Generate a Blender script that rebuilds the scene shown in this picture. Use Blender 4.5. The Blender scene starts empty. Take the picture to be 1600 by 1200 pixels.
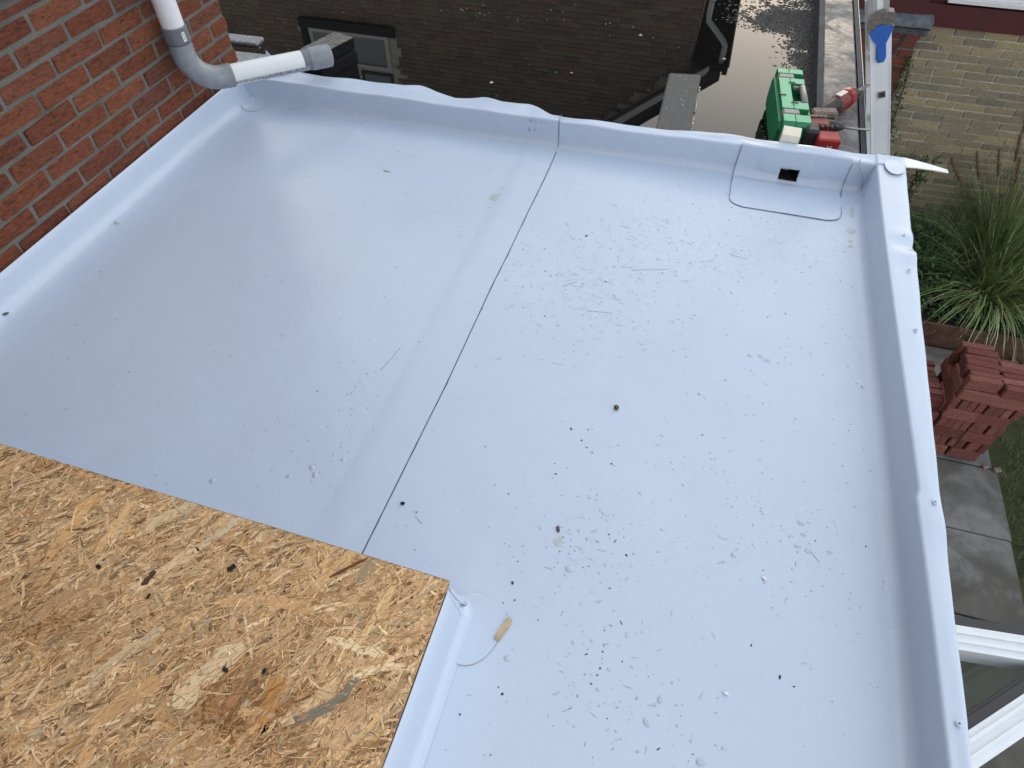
import bpy, bmesh, math, random
import numpy as np
from mathutils import Vector, Matrix, noise as mnoise

random.seed(7)
RNG = np.random.default_rng(11)
R = math.radians
sc = bpy.context.scene
COL = sc.collection

# ------------------------------------------------------------------ camera
cam_d = bpy.data.cameras.new("camera")
cam = bpy.data.objects.new("camera", cam_d)
COL.objects.link(cam)
cam.location = (0, 0, 1.43)
cam.rotation_euler = (0.70072534, 0.00308372, 0.28304139)
cam_d.sensor_width = 36
cam_d.lens = 36 * 1030 / 1600
cam_d.clip_start = 0.02
cam_d.clip_end = 600
sc.camera = cam

# ------------------------------------------------------------------ sky and sun
SUN_ELEV, SUN_AZ = R(11), R(6)          # azimuth from +Y towards +X
w = bpy.data.worlds.new("World")
sc.world = w
w.use_nodes = True
nt = w.node_tree
nt.nodes.clear()
sky = nt.nodes.new("ShaderNodeTexSky")
sky.sky_type = 'NISHITA'
sky.sun_disc = False
sky.sun_elevation = SUN_ELEV
sky.sun_rotation = SUN_AZ
sky.air_density = 1.0
sky.dust_density = 2.5
sky.ozone_density = 1.0
# broken cloud over the whole sky
tc = nt.nodes.new("ShaderNodeTexCoord")
cn = nt.nodes.new("ShaderNodeTexNoise")
cn.inputs["Scale"].default_value = 2.2
cn.inputs["Detail"].default_value = 5
nt.links.new(tc.outputs["Generated"], cn.inputs["Vector"])
cr = nt.nodes.new("ShaderNodeValToRGB")
cr.color_ramp.elements[0].position = 0.35
cr.color_ramp.elements[0].color = (0.66, 0.66, 0.66, 1)
cr.color_ramp.elements[1].position = 0.7
cr.color_ramp.elements[1].color = (0.80, 0.80, 0.80, 1)
nt.links.new(cn.outputs["Fac"], cr.inputs["Fac"])
cmix = nt.nodes.new("ShaderNodeMix")
cmix.data_type = 'RGBA'
sep = nt.nodes.new("ShaderNodeSeparateXYZ")
nt.links.new(tc.outputs["Generated"], sep.inputs[0])
zr = nt.nodes.new("ShaderNodeValToRGB")
zr.color_ramp.elements[0].position = 0.10
zr.color_ramp.elements[0].color = (0.84, 0.82, 0.80, 1)
zm = zr.color_ramp.elements.new(0.48)
zm.color = (0.50, 0.525, 0.565, 1)
zr.color_ramp.elements[1].position = 0.9
zr.color_ramp.elements[1].color = (0.40, 0.455, 0.53, 1)
nt.links.new(sep.outputs["Z"], zr.inputs["Fac"])
zs_ = nt.nodes.new("ShaderNodeVectorMath")
zs_.operation = 'SCALE'
zs_.inputs["Scale"].default_value = 10.0
nt.links.new(zr.outputs["Color"], zs_.inputs[0])
nt.links.new(zs_.outputs["Vector"], cmix.inputs[7])
nt.links.new(cr.outputs["Color"], cmix.inputs[0])
nt.links.new(sky.outputs["Color"], cmix.inputs[6])
bg = nt.nodes.new("ShaderNodeBackground")
bg.inputs["Strength"].default_value = 0.11
out = nt.nodes.new("ShaderNodeOutputWorld")
nt.links.new(cmix.outputs[2], bg.inputs["Color"])
nt.links.new(bg.outputs["Background"], out.inputs["Surface"])

sd = bpy.data.lights.new("sun", 'SUN')
sd.energy = 0.5
sd.angle = R(100)
sd.color = (1.0, 0.97, 0.93)
sun = bpy.data.objects.new("sun", sd)
COL.objects.link(sun)
sdir = Vector((math.sin(SUN_AZ) * math.cos(SUN_ELEV), math.cos(SUN_AZ) * math.cos(SUN_ELEV), math.sin(SUN_ELEV)))
sun.rotation_euler = sdir.to_track_quat('Z', 'Y').to_euler()

sc.view_settings.view_transform = 'Standard'
sc.view_settings.look = 'None'
sc.view_settings.gamma = 1
sc.view_settings.use_curve_mapping = False
sc.view_settings.exposure = 1.25
sc.render.engine = 'CYCLES'
sc.cycles.use_denoising = True
sc.cycles.max_bounces = 6

# ------------------------------------------------------------------ materials
def newmat(name):
    m = bpy.data.materials.new(name)
    m.use_nodes = True
    return m, m.node_tree, m.node_tree.nodes["Principled BSDF"]

def ramp(t, stops, fac):
    r = t.nodes.new("ShaderNodeValToRGB")
    e = r.color_ramp.elements
    while len(e) < len(stops):
        e.new(0.5)
    for el, (p, c) in zip(e, stops):
        el.position = p
        el.color = (*c, 1)
    t.links.new(fac, r.inputs["Fac"])
    return r.outputs["Color"]

def mixc(t, fac, a, b, mode='MIX'):
    m = t.nodes.new("ShaderNodeMix")
    m.data_type = 'RGBA'
    m.blend_type = mode
    for i, v in ((0, fac), (6, a), (7, b)):
        if hasattr(v, "node"):
            t.links.new(v, m.inputs[i])
        elif i == 0:
            m.inputs[i].default_value = v
        else:
            m.inputs[i].default_value = (*v, 1)
    return m.outputs[2]

def math_(t, op, a, b=0.0):
    m = t.nodes.new("ShaderNodeMath")
    m.operation = op
    for i, v in enumerate((a, b)):
        if hasattr(v, "node"):
            t.links.new(v, m.inputs[i])
        else:
            m.inputs[i].default_value = v
    return m.outputs[0]

def noise(t, scale, detail=4, rough=0.55, vec=None, stretch=None, dist=0.0):
    if vec is None:
        vec = t.nodes.new("ShaderNodeTexCoord").outputs["Object"]
    if stretch:
        mp = t.nodes.new("ShaderNodeMapping")
        mp.inputs["Scale"].default_value = stretch
        t.links.new(vec, mp.inputs["Vector"])
        vec = mp.outputs["Vector"]
    n = t.nodes.new("ShaderNodeTexNoise")
    n.inputs["Scale"].default_value = scale
    n.inputs["Detail"].default_value = detail
    n.inputs["Roughness"].default_value = rough
    n.inputs["Distortion"].default_value = dist
    t.links.new(vec, n.inputs["Vector"])
    return n.outputs["Fac"]

def ramp_val(t, fac, lo, hi):
    mr = t.nodes.new("ShaderNodeMapRange")
    t.links.new(fac, mr.inputs["Value"])
    mr.inputs["From Min"].default_value = lo
    mr.inputs["From Max"].default_value = hi
    mr.clamp = True
    return mr.outputs["Result"]

def bump(t, bsdf, h, strength, dist=0.01):
    b = t.nodes.new("ShaderNodeBump")
    b.inputs["Strength"].default_value = strength
    b.inputs["Distance"].default_value = dist
    t.links.new(h, b.inputs["Height"])
    t.links.new(b.outputs["Normal"], bsdf.inputs["Normal"])

def objpos(t):
    """true place of the shading point, in metres"""
    return t.nodes.new("ShaderNodeNewGeometry").outputs["Position"]

def simple(name, col, rough=0.5, metal=0.0, var=0.12, scale=25, spec=0.5, bmp=0.0, bscale=120):
    m, t, b = newmat(name)
    n = noise(t, scale, 4, vec=objpos(t))
    dark = tuple(c * (1 - var) for c in col)
    lite = tuple(min(1, c * (1 + var)) for c in col)
    t.links.new(ramp(t, [(0.3, dark), (0.7, lite)], n), b.inputs["Base Color"])
    b.inputs["Roughness"].default_value = rough
    b.inputs["Metallic"].default_value = metal
    b.inputs["Specular IOR Level"].default_value = spec
    if bmp:
        bump(t, b, noise(t, bscale, 5, vec=objpos(t)), bmp, 0.004)
    return m

def island_random(t):
    g = t.nodes.new("ShaderNodeNewGeometry").outputs["Random Per Island"]
    o = t.nodes.new("ShaderNodeObjectInfo").outputs["Random"]
    return math_(t, 'FRACT', math_(t, 'ADD', g, o))

def brickmat(name, stops, bumpstr, stretch, grain=0.35, rough=0.85, bscale=60, crease=0.0):
    m, t, b = newmat(name)
    rnd = island_random(t)
    base = ramp(t, stops, rnd)
    pos = objpos(t)
    n1 = noise(t, 45, 5, 0.65, pos, stretch)
    n2 = noise(t, 220, 4, 0.7, pos, stretch)
    shade = ramp(t, [(0.28, (1 - grain,) * 3), (0.55, (1, 1, 1)), (0.8, (1 + grain * .7,) * 3)], n1)
    c = mixc(t, 1.0, base, shade, 'MULTIPLY')
    c = mixc(t, 1.0, c, ramp(t, [(0.35, (0.8,) * 3), (0.65, (1.15,) * 3)], n2), 'MULTIPLY')
    crease_shade = noise(t, 30, 7, .75, pos, stretch, 2.2)
    c = mixc(t, math_(t, 'MULTIPLY', ramp_val(t, crease_shade, .50, .36), crease), c, (.05, .022, .016))  # crease shade painted into the brick colour
    c = mixc(t, math_(t, 'MULTIPLY', ramp_val(t, noise(t, 55, 3, .6, pos), .68, .76), crease * .6), c, (.36, .24, .19))
    t.links.new(c, b.inputs["Base Color"])
    b.inputs["Roughness"].default_value = rough
    b.inputs["Specular IOR Level"].default_value = 0.12
    nb = noise(t, bscale, 6, 0.7, pos, stretch, 0.4)
    bump(t, b, nb, bumpstr, 0.012)
    return m

M = {}
M['red_brick'] = brickmat("red_brick", [(0, (.215, .072, .040)), (.25, (.255, .088, .048)), (.5, (.165, .058, .038)), (.75, (.27, .100, .056)), (.9, (.19, .078, .052)), (1, (.225, .078, .045))], 1.0, (1, .7, 2.0), .3, .85, 55, .75)
M['yellow_brick'] = brickmat("yellow_brick", [(0, (.31, .26, .17)), (.25, (.41, .335, .20)), (.45, (.235, .21, .16)), (.65, (.35, .285, .18)), (.85, (.28, .24, .175)), (1, (.22, .185, .14))], 0.5, (1, 1, 1.5), 0.35)
M['pier_brick'] = brickmat("pier_brick", [(0, (.19, .062, .048)), (.5, (.235, .07, .05)), (1, (.15, .06, .048))], 0.5, (1, 1, 1.5), 0.3)
M['gable_brick'] = brickmat("gable_brick", [(0, (.33, .28, .21)), (.3, (.40, .32, .235)), (.55, (.26, .22, .18)), (.8, (.40, .265, .20)), (1, (.24, .21, .175))], 0.4, (1, 1, 1.5), 0.25)
M['paver'] = brickmat("paver_brick", [(0, (.19, .070, .058)), (.3, (.30, .125, .102)), (.55, (.15, .053, .045)), (.8, (.26, .10, .08)), (1, (.17, .066, .056))], 0.5, (1, 1, 1), 0.3)

def mortarmat(name, col):
    m, t, b = newmat(name)
    pos = objpos(t)
    c = ramp(t, [(0.3, tuple(x * .7 for x in col)), (0.5, col), (0.72, tuple(x * 1.3 for x in col))], noise(t, 260, 4, 0.7, pos))
    c = mixc(t, 1.0, c, ramp(t, [(0.3, (.75,) * 3), (0.7, (1.1,) * 3)], noise(t, 9, 3, .5, pos)), 'MULTIPLY')
    t.links.new(c, b.inputs["Base Color"])
    b.inputs["Roughness"].default_value = 0.95
    bump(t, b, noise(t, 400, 4, 0.7, pos), 0.7, 0.004)
    return m
M['mortar'] = mortarmat("grey_mortar", (.15, .15, .136))
M['mortar_pale'] = mortarmat("pale_mortar", (.55, .54, .48))
M['mortar_dark'] = mortarmat("gable_mortar", (.80, .76, .66))

def membranemat():
    m, t, b = newmat("roofing_membrane")
    pos = objpos(t)
    c = ramp(t, [(0.3, (.475, .56, .685)), (0.7, (.505, .595, .72))], noise(t, 1.6, 3, .5, pos))
    c = mixc(t, 1.0, c, ramp(t, [(0.3, (.99,) * 3), (0.7, (1.008,) * 3)], noise(t, 40, 5, .6, pos)), 'MULTIPLY')
    # walked-on, scuffed areas: a shape in place, round a few centres of the floor
    tot = None
    for (cx, cy, sx, sy, amt) in ((-.21, 1.62, .28, .20, 1.0), (.02, 1.95, .32, .13, .9), (.28, 1.93, .3, .22, .45), (.0, .55, .16, .12, .9), (-.1, .80, .13, .12, .9), (-.35, 1.7, .22, .25, .5), (.25, 1.05, .3, .25, .35)):
        sub = t.nodes.new("ShaderNodeVectorMath"); sub.operation = 'SUBTRACT'
        t.links.new(pos, sub.inputs[0]); sub.inputs[1].default_value = (cx, cy, 0)
        sca = t.nodes.new("ShaderNodeVectorMath"); sca.operation = 'DIVIDE'
        t.links.new(sub.outputs[0], sca.inputs[0]); sca.inputs[1].default_value = (sx, sy, .3)
        ln = t.nodes.new("ShaderNodeVectorMath"); ln.operation = 'LENGTH'
        t.links.new(sca.outputs[0], ln.inputs[0])
        g = math_(t, 'MULTIPLY', math_(t, 'SUBTRACT', 1.6, ln.outputs["Value"]), amt * .625)
        g = math_(t, 'MAXIMUM', g, 0.0)
        tot = g if tot is None else math_(t, 'MAXIMUM', tot, g)
    sm = noise(t, 24, 6, .72, pos, (1, 1.6, 1), 1.2)
    smask = math_(t, 'MULTIPLY', tot, ramp_val(t, sm, .56, .74))
    fine = noise(t, 150, 4, .7, pos, (.6, 2.0, 1), .8)
    smask2 = math_(t, 'MULTIPLY', tot, ramp_val(t, fine, .60, .72))
    c = mixc(t, math_(t, 'MULTIPLY', smask, .28), c, (.33, .33, .34))
    c = mixc(t, math_(t, 'MULTIPLY', smask2, .38), c, (.26, .255, .25))
    arcs = noise(t, 11, 7, .78, pos, (1, 1.5, 1), 2.6)
    band = math_(t, 'SUBTRACT', 1.0, math_(t, 'MULTIPLY', math_(t, 'ABSOLUTE', math_(t, 'SUBTRACT', arcs, .5)), 60.0))
    band = math_(t, 'MAXIMUM', band, 0.0)
    patchy = ramp_val(t, noise(t, 4.5, 4, .6, pos), .50, .66)
    c = mixc(t, math_(t, 'MULTIPLY', math_(t, 'MULTIPLY', band, patchy), .16), c, (.30, .32, .35))
    foot = ramp_val(t, noise(t, 3.2, 6, .68, pos, None, .6), .50, .80)
    sz = t.nodes.new("ShaderNodeSeparateXYZ")
    t.links.new(pos, sz.inputs[0])
    foot = math_(t, 'MULTIPLY', foot, ramp_val(t, sz.outputs["Z"], .016, .006))
    c = mixc(t, math_(t, 'MULTIPLY', foot, .08), c, (.40, .40, .41))
    # faint dust over everything
    dust = ramp_val(t, noise(t, 70, 6, .75, pos), .63, .78)
    c = mixc(t, math_(t, 'MULTIPLY', dust, .07), c, (.40, .39, .38))
    t.links.new(c, b.inputs["Base Color"])
    rr = t.nodes.new("ShaderNodeMapRange")
    t.links.new(noise(t, 3, 3, .5, pos), rr.inputs["Value"])
    rr.inputs["To Min"].default_value = .22
    rr.inputs["To Max"].default_value = .34
    t.links.new(math_(t, 'ADD', rr.outputs["Result"], math_(t, 'MULTIPLY', smask, .15)), b.inputs["Roughness"])
    b.inputs["Specular IOR Level"].default_value = 0.5
    hh = math_(t, 'ADD', noise(t, 9, 2, .5, pos), math_(t, 'MULTIPLY', noise(t, 2.6, 2, .5, pos, (1, .6, 1)), 2.2))
    bump(t, b, hh, 0.08, 0.012)
    return m

M['membrane'] = membranemat()
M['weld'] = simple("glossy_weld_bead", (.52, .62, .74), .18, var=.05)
M['seam_dark'] = simple("dark_gap", (.045, .042, .04), .8, var=.4, scale=60)  # dark patch edges and cracks, also the shade in the seam gap
M['seam_grey'] = simple("worn_seam", (.27, .27, .28), .7, var=.3, scale=80)
M['black'] = simple("black_hole", (.006, .006, .006), .9)
M['flap'] = simple("white_trim", (.80, .80, .79), .4, var=.03)
M['pvc_white'] = simple("white_pipe", (.72, .74, .75), .32, var=.05, scale=14)
M['pvc_grey'] = simple("grey_pipe_fitting", (.15, .16, .185), .42, var=.12, scale=30)
M['pvc_grey_pale'] = simple("worn_grey_pipe_fitting", (.235, .255, .28), .42, var=.14, scale=30)
M['pvc_ring'] = simple("dark_pipe_ring", (.11, .12, .14), .4)
M['paper'] = simple("paper_label", (.75, .74, .70), .7)
M['ink'] = simple("label_ink", (.16, .15, .14), .7)
M['black_plastic'] = simple("black_rubber", (.006, .006, .007), .7, var=.4, scale=50, spec=.2, bmp=.3)
M['dark_metal'] = simple("dark_metal_trim", (.055, .06, .07), .7, 0, var=.25, scale=14, spec=.15)
M['felt'] = simple("roofing_felt", (.10, .10, .098), .85, var=.55, scale=160, bmp=.8, bscale=220)
M['aluminium'] = simple("aluminium", (.83, .87, .92), .42, .05, var=.05, scale=8)
M['alu_white'] = simple("bright_aluminium", (.86, .86, .86), .35, .15, var=.03)
M['alu_grey'] = simple("dull_aluminium", (.42, .43, .44), .45, .2, var=.08)
M['rubber_grey'] = simple("grey_ribbed_rubber", (.20, .185, .165), .75, var=.35, scale=90)
M['blue'] = simple("blue_plastic", (.025, .13, .52), .35, var=.12)
M['green'] = simple("green_plastic", (.012, .20, .085), .45, var=.08, scale=40)
M['green_lit'] = simple("lit_green_plastic", (.085, .43, .235), .5, var=.10, scale=60)
M['latch'] = simple("grey_latch", (.22, .22, .215), .5, var=.1)
M['handle_grey'] = simple("grey_handle", (.20, .20, .20), .5, var=.12)
M['red_tool'] = simple("red_tool_plastic", (.32, .022, .022), .4, var=.2, scale=40)
M['red_dusty'] = simple("dusty_red_plastic", (.22, .045, .04), .6, var=.35, scale=70)
M['black_tool'] = simple("black_tool_plastic", (.02, .02, .021), .55, var=.4, scale=60)
M['dusty_tool'] = simple("dusty_tool_top", (.20, .15, .125), .7, var=.5, scale=90)
M['steel'] = simple("drill_steel", (.35, .34, .33), .35, .8, var=.1)
M['tag_white'] = simple("white_print", (.75, .74, .72), .5)
M['offcut'] = simple("pale_timber_offcut", (.86, .80, .67), .6, var=.05, scale=30)
M['lead'] = simple("lead_flashing", (.17, .19, .22), .5, .35, var=.35, scale=18, bmp=.6, bscale=30)
M['dark_red'] = simple("dark_red_paint", (.078, .014, .018), .45, var=.12, scale=6)
M['white_paint'] = simple("white_paint", (.72, .73, .74), .35, var=.04)
M['upvc'] = simple("white_upvc", (.74, .77, .80), .28, var=.03)
M['gasket'] = simple("black_gasket", (.025, .025, .028), .5)
M['grey_frame'] = simple("grey_window_frame", (.85, .83, .80), .5, var=.06)
M['soil'] = simple("garden_soil", (.035, .028, .022), .95, var=.6, scale=60, bmp=1, bscale=60)
M['plaster'] = simple("grey_render", (.32, .31, .29), .9, var=.15, scale=8)
M['edging'] = simple("brown_edging_board", (.105, .055, .038), .75, var=.4, scale=16, bmp=.3)
M['leaf_dark'] = simple("dark_leaf", (.030, .058, .022), .5, var=.5, scale=30)
M['stem'] = simple("plant_stem", (.06, .045, .03), .8)
M['roof_tile'] = simple("black_roof_tile", (.012, .012, .013), .6, var=.2)
M['soffit'] = simple("black_soffit", (.008, .008, .009), .7, var=.2)
M['barge'] = simple("grey_bargeboard", (.85, .86, .90), .5, var=.06)
M['dark_pipe'] = simple("grey_downpipe", (.72, .73, .74), .5, var=.08)

def glassmat(name, col, rough=.02):
    m, t, b = newmat(name)
    b.inputs["Base Color"].default_value = (*col, 1)
    b.inputs["Roughness"].default_value = rough
    b.inputs["IOR"].default_value = 1.5
    b.inputs["Transmission Weight"].default_value = 0.0
    b.inputs["Specular IOR Level"].default_value = 0.5
    return m
M['glass_gable'] = glassmat("window_glass", (.30, .33, .34), .03)
M['glass_dark'] = glassmat("dark_window_glass", (.012, .013, .017), .02)
def clearglass():
    m, t, b = newmat("clear_glass")
    b.inputs["Base Color"].default_value = (.62, .70, .63, 1)
    b.inputs["Roughness"].default_value = 0.0
    b.inputs["IOR"].default_value = 1.45
    b.inputs["Transmission Weight"].default_value = 1.0
    return m
M['glass_clear'] = clearglass()

def watermat():
    m, t, b = newmat("standing_water")
    b.inputs["Base Color"].default_value = (.006, .006, .006, 1)
    b.inputs["Roughness"].default_value = 0.012
    b.inputs["IOR"].default_value = 1.36
    pos = objpos(t)
    bump(t, b, noise(t, 2.2, 2, .4, pos), .012, .01)
    return m
M['water'] = watermat()

def kerbmat():
    m, t, b = newmat("wet_kerb")
    pos = objpos(t)
    n = noise(t, 11, 7, .65, pos, None, 1.6)
    c = ramp(t, [(.28, (.10, .10, .105)), (.5, (.17, .172, .175)), (.72, (.28, .28, .28))], n)
    c = mixc(t, ramp_val(t, noise(t, 120, 5, .7, pos), .6, .72), c, (.12, .115, .11))
    t.links.new(c, b.inputs["Base Color"])
    rr = t.nodes.new("ShaderNodeMapRange")
    t.links.new(noise(t, 5, 5, .6, pos, None, .8), rr.inputs["Value"])
    rr.inputs["From Min"].default_value = .4
    rr.inputs["From Max"].default_value = .6
    rr.inputs["To Min"].default_value = .16
    rr.inputs["To Max"].default_value = .65
    b.inputs["Specular IOR Level"].default_value = .06
    t.links.new(rr.outputs["Result"], b.inputs["Roughness"])
    bump(t, b, noise(t, 30, 6, .6, pos, None, 1.0), .35, .008)
    return m
M['kerb'] = kerbmat()

def concretemat():
    m, t, b = newmat("paving_concrete")
    pos = objpos(t)
    c = ramp(t, [(.3, (.13, .128, .12)), (.55, (.19, .188, .178)), (.8, (.245, .24, .225))], noise(t, 7, 7, .62, pos, None, .6))
    stain = ramp_val(t, noise(t, 2.1, 5, .6, pos, None, 1.0), .42, .60)
    c = mixc(t, math_(t, 'MULTIPLY', stain, .65), c, (.055, .05, .043))
    c = mixc(t, math_(t, 'MULTIPLY', ramp_val(t, noise(t, 150, 4, .7, pos), .58, .75), .4), c, (.24, .225, .20))
    sy = t.nodes.new("ShaderNodeSeparateXYZ")
    t.links.new(pos, sy.inputs[0])
    damp = math_(t, 'ADD', sy.outputs["Y"], math_(t, 'MULTIPLY', noise(t, 3.5, 6, .65, pos, None, .8), 1.3))
    c = mixc(t, math_(t, 'MULTIPLY', ramp_val(t, damp, 3.55, 3.2), .72), c, (.062, .054, .044))
    t.links.new(c, b.inputs["Base Color"])
    b.inputs["Roughness"].default_value = .8
    bump(t, b, noise(t, 90, 6, .7, pos), .4, .006)
    return m
M['concrete'] = concretemat()

def lawnmat():
    m, t, b = newmat("lawn_ground")
    pos = objpos(t)
    c = ramp(t, [(.3, (.025, .032, .012)), (.55, (.045, .055, .018)), (.75, (.075, .062, .035))], noise(t, 9, 6, .65, pos))
    t.links.new(c, b.inputs["Base Color"])
    b.inputs["Roughness"].default_value = .95
    bump(t, b, noise(t, 60, 5, .7, pos), .8, .02)
    return m
M['lawn'] = lawnmat()

def colattr_mat(name, rough=.6, grain=False, spec=.3, trans=False):
    m, t, b = newmat(name)
    a = t.nodes.new("ShaderNodeAttribute")
    a.attribute_name = "Col"
    c = a.outputs["Color"]
    if grain:
        uv = t.nodes.new("ShaderNodeUVMap").outputs["UV"]
        n = noise(t, 1.0, 4, .65, uv, (22, 620, 1))
        c = mixc(t, 1.0, c, ramp(t, [(.28, (.45,) * 3), (.5, (1,) * 3), (.75, (1.35,) * 3)], n), 'MULTIPLY')
        n2 = noise(t, 1.0, 5, .7, uv, (160, 420, 1))
        c = mixc(t, math_(t, 'MULTIPLY', ramp_val(t, n2, .60, .72), .55), c, (.10, .05, .022))
        bump(t, b, n, .5, .0012)
    t.links.new(c, b.inputs["Base Color"])
    b.inputs["Roughness"].default_value = rough
    b.inputs["Specular IOR Level"].default_value = spec
    return m
M['strand'] = colattr_mat("wood_strand", .75, True)
M['blade'] = colattr_mat("grass_blade", .5)
M['speck'] = colattr_mat("speck", .7)
M['drop'] = None

def dropmat():
    m, t, b = newmat("water_drop")
    b.inputs["Base Color"].default_value = (.43, .50, .59, 1)
    b.inputs["Roughness"].default_value = .06
    b.inputs["Specular IOR Level"].default_value = .5
    return m
M['drop'] = dropmat()
M['stain'] = simple("adhesive_stain", (.42, .475, .47), .22, var=.08, scale=40)
M['mud'] = simple("dried_mud_smear", (.37, .425, .485), .5, var=.12, scale=120)

# ------------------------------------------------------------------ mesh helpers
class MB:
    def __init__(s):
        s.v, s.f, s.m = [], [], []
    def add(s, vs, fs, mi=0):
        o = len(s.v)
        s.v += [tuple(p) for p in vs]
        s.f += [tuple(i + o for i in f) for f in fs]
        s.m += [mi] * len(fs)
        return s
    def box(s, a, b, mi=0):
        (x0, y0, z0), (x1, y1, z1) = a, b
        return s.hexa([(x0, y0, z0), (x1, y0, z0), (x1, y1, z0), (x0, y1, z0), (x0, y0, z1), (x1, y0, z1), (x1, y1, z1), (x0, y1, z1)], mi)
    def hexa(s, p, mi=0):
        return s.add(p, [(0, 3, 2, 1), (4, 5, 6, 7), (0, 1, 5, 4), (1, 2, 6, 5), (2, 3, 7, 6), (3, 0, 4, 7)], mi)
    def obox(s, c, ax, half, mi=0):
        """oriented box: centre, three axes, half sizes"""
        c = Vector(c)
        X, Y, Z = [Vector(a).normalized() * h for a, h in zip(ax, half)]
        return s.hexa([c - X - Y - Z, c + X - Y - Z, c + X + Y - Z, c - X + Y - Z, c - X - Y + Z, c + X - Y + Z, c + X + Y + Z, c - X + Y + Z], mi)
    def cbox(s, c, ax, half, ch, mi=0):
        """oriented chamfered box, 44 triangles"""
        c = Vector(c)
        A = [Vector(a).normalized() for a in ax]
        vs, idx = [], {}
        for sx in (-1, 1):
            for sy in (-1, 1):
                for sz in (-1, 1):
                    for k in range(3):
                        h = [half[0] - ch, half[1] - ch, half[2] - ch]
                        h[k] += ch
                        idx[(sx, sy, sz, k)] = len(vs)
                        vs.append(c + A[0] * (sx * h[0]) + A[1] * (sy * h[1]) + A[2] * (sz * h[2]))
        fs = []
        S = (-1, 1)
        for k in range(3):
            i, j = [q for q in range(3) if q != k]
            for sk in S:
                q = []
                for (a, b) in ((-1, -1), (1, -1), (1, 1), (-1, 1)):
                    g = [0, 0, 0]; g[k] = sk; g[i] = a; g[j] = b
                    q.append(idx[(*g, k)])
                fs.append(tuple(q))
        for k in range(3):                      # edges along axis k
            i, j = [q for q in range(3) if q != k]
            for a in S:
                for b in S:
                    g0 = [0, 0, 0]; g1 = [0, 0, 0]
                    g0[i] = g1[i] = a; g0[j] = g1[j] = b
                    g0[k] = -1; g1[k] = 1
                    fs.append((idx[(*g0, i)], idx[(*g1, i)], idx[(*g1, j)], idx[(*g0, j)]))
        for a in S:
            for b in S:
                for d in S:
                    fs.append(tuple(idx[(a, b, d, k)] for k in range(3)))
        return s.add(vs, fs, mi)
    def tube(s, pts, r, n=16, mi=0, cap=True, scale=None):
        pts = [Vector(p) for p in pts]
        rs = r if isinstance(r, (list, tuple)) else [r] * len(pts)
        rings = []
        up = None
        for i, p in enumerate(pts):
            d = (pts[min(i + 1, len(pts) - 1)] - pts[max(i - 1, 0)]).normalized()
            if up is None:
                up = Vector((0, 0, 1)) if abs(d.z) < .9 else Vector((0, 1, 0))
            e1 = (up - d * up.dot(d)).normalized()
            up = e1
            e2 = d.cross(e1)
            rings.append([p + (e1 * math.cos(2 * math.pi * k / n) + e2 * math.sin(2 * math.pi * k / n)) * rs[i] for k in range(n)])
        vs = [q for rg in rings for q in rg]
        fs = []
        for i in range(len(rings) - 1):
            for k in range(n):
                a, b = i * n + k, i * n + (k + 1) % n
                fs.append((a, b, b + n, a + n))
        if cap:
            fs.append(tuple(reversed(range(n))))
            fs.append(tuple(range((len(rings) - 1) * n, len(rings) * n)))
        return s.add(vs, fs, mi)
    def prism(s, poly, h0, h1, fn, mi=0):
        """polygon in 2-D swept between h0 and h1; fn(u, v, h) -> point"""
        n = len(poly)
        vs = [fn(u, v, h0) for u, v in poly] + [fn(u, v, h1) for u, v in poly]
        fs = [tuple(reversed(range(n))), tuple(range(n, 2 * n))] + [(i, (i + 1) % n, (i + 1) % n + n, i + n) for i in range(n)]
        return s.add(vs, fs, mi)
    def grid(s, P, mi=0):
        """P: rows of points"""
        nr, nc = len(P), len(P[0])
        vs = [p for row in P for p in row]
        fs = [(i * nc + j, i * nc + j + 1, (i + 1) * nc + j + 1, (i + 1) * nc + j) for i in range(nr - 1) for j in range(nc - 1)]
        return s.add(vs, fs, mi)
    def ribbon(s, pts, width, nrm=(0, 0, 1), mi=0):
        pts = [Vector(p) for p in pts]
        L, Rr = [], []
        for i, p in enumerate(pts):
            d = (pts[min(i + 1, len(pts) - 1)] - pts[max(i - 1, 0)]).normalized()
            nn = Vector(nrm[i]) if isinstance(nrm, list) else Vector(nrm)
            sd_ = d.cross(nn).normalized() * ((width[i] if isinstance(width, list) else width) / 2)
            L.append(p - sd_); Rr.append(p + sd_)
        return s.grid([L, Rr], mi)
    def mesh(s, name, mats, off=(0, 0, 0), smooth=False, fixn=True):
        me = bpy.data.meshes.new(name)
        ox, oy, oz = off
        me.from_pydata([(x - ox, y - oy, z - oz) for x, y, z in s.v], [], s.f)
        for mm in (mats if isinstance(mats, (list, tuple)) else [mats]):
            me.materials.append(M[mm] if isinstance(mm, str) else mm)
        if any(s.m):
            me.polygons.foreach_set("material_index", s.m)
        if fixn:
            bm = bmesh.new(); bm.from_mesh(me)
            bmesh.ops.recalc_face_normals(bm, faces=bm.faces)
            bm.to_mesh(me); bm.free()
        if smooth:
            me.polygons.foreach_set("use_smooth", [True] * len(me.polygons))
            if smooth is not True:
                me.set_sharp_from_angle(angle=R(smooth))
        me.update()
        return me
    def build(s, name, mats, parent=None, smooth=False, fixn=True, origin=None):
        off = wloc(parent) if parent else (origin or (0, 0, 0))
        o = bpy.data.objects.new(name, s.mesh(name, mats, off, smooth, fixn))
        COL.objects.link(o)
        if parent:
            o.parent = parent
        elif origin:
            o.location = origin
        return o

def wloc(o):
    v = Vector((0, 0, 0))
    while o:
        v += o.location
        o = o.parent
    return v

def tag(o, label=None, cat=None, group=None, kind=None):
    for k, v in (("label", label), ("category", cat), ("group", group), ("kind", kind)):
        if v:
            o[k] = v
    return o

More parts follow.
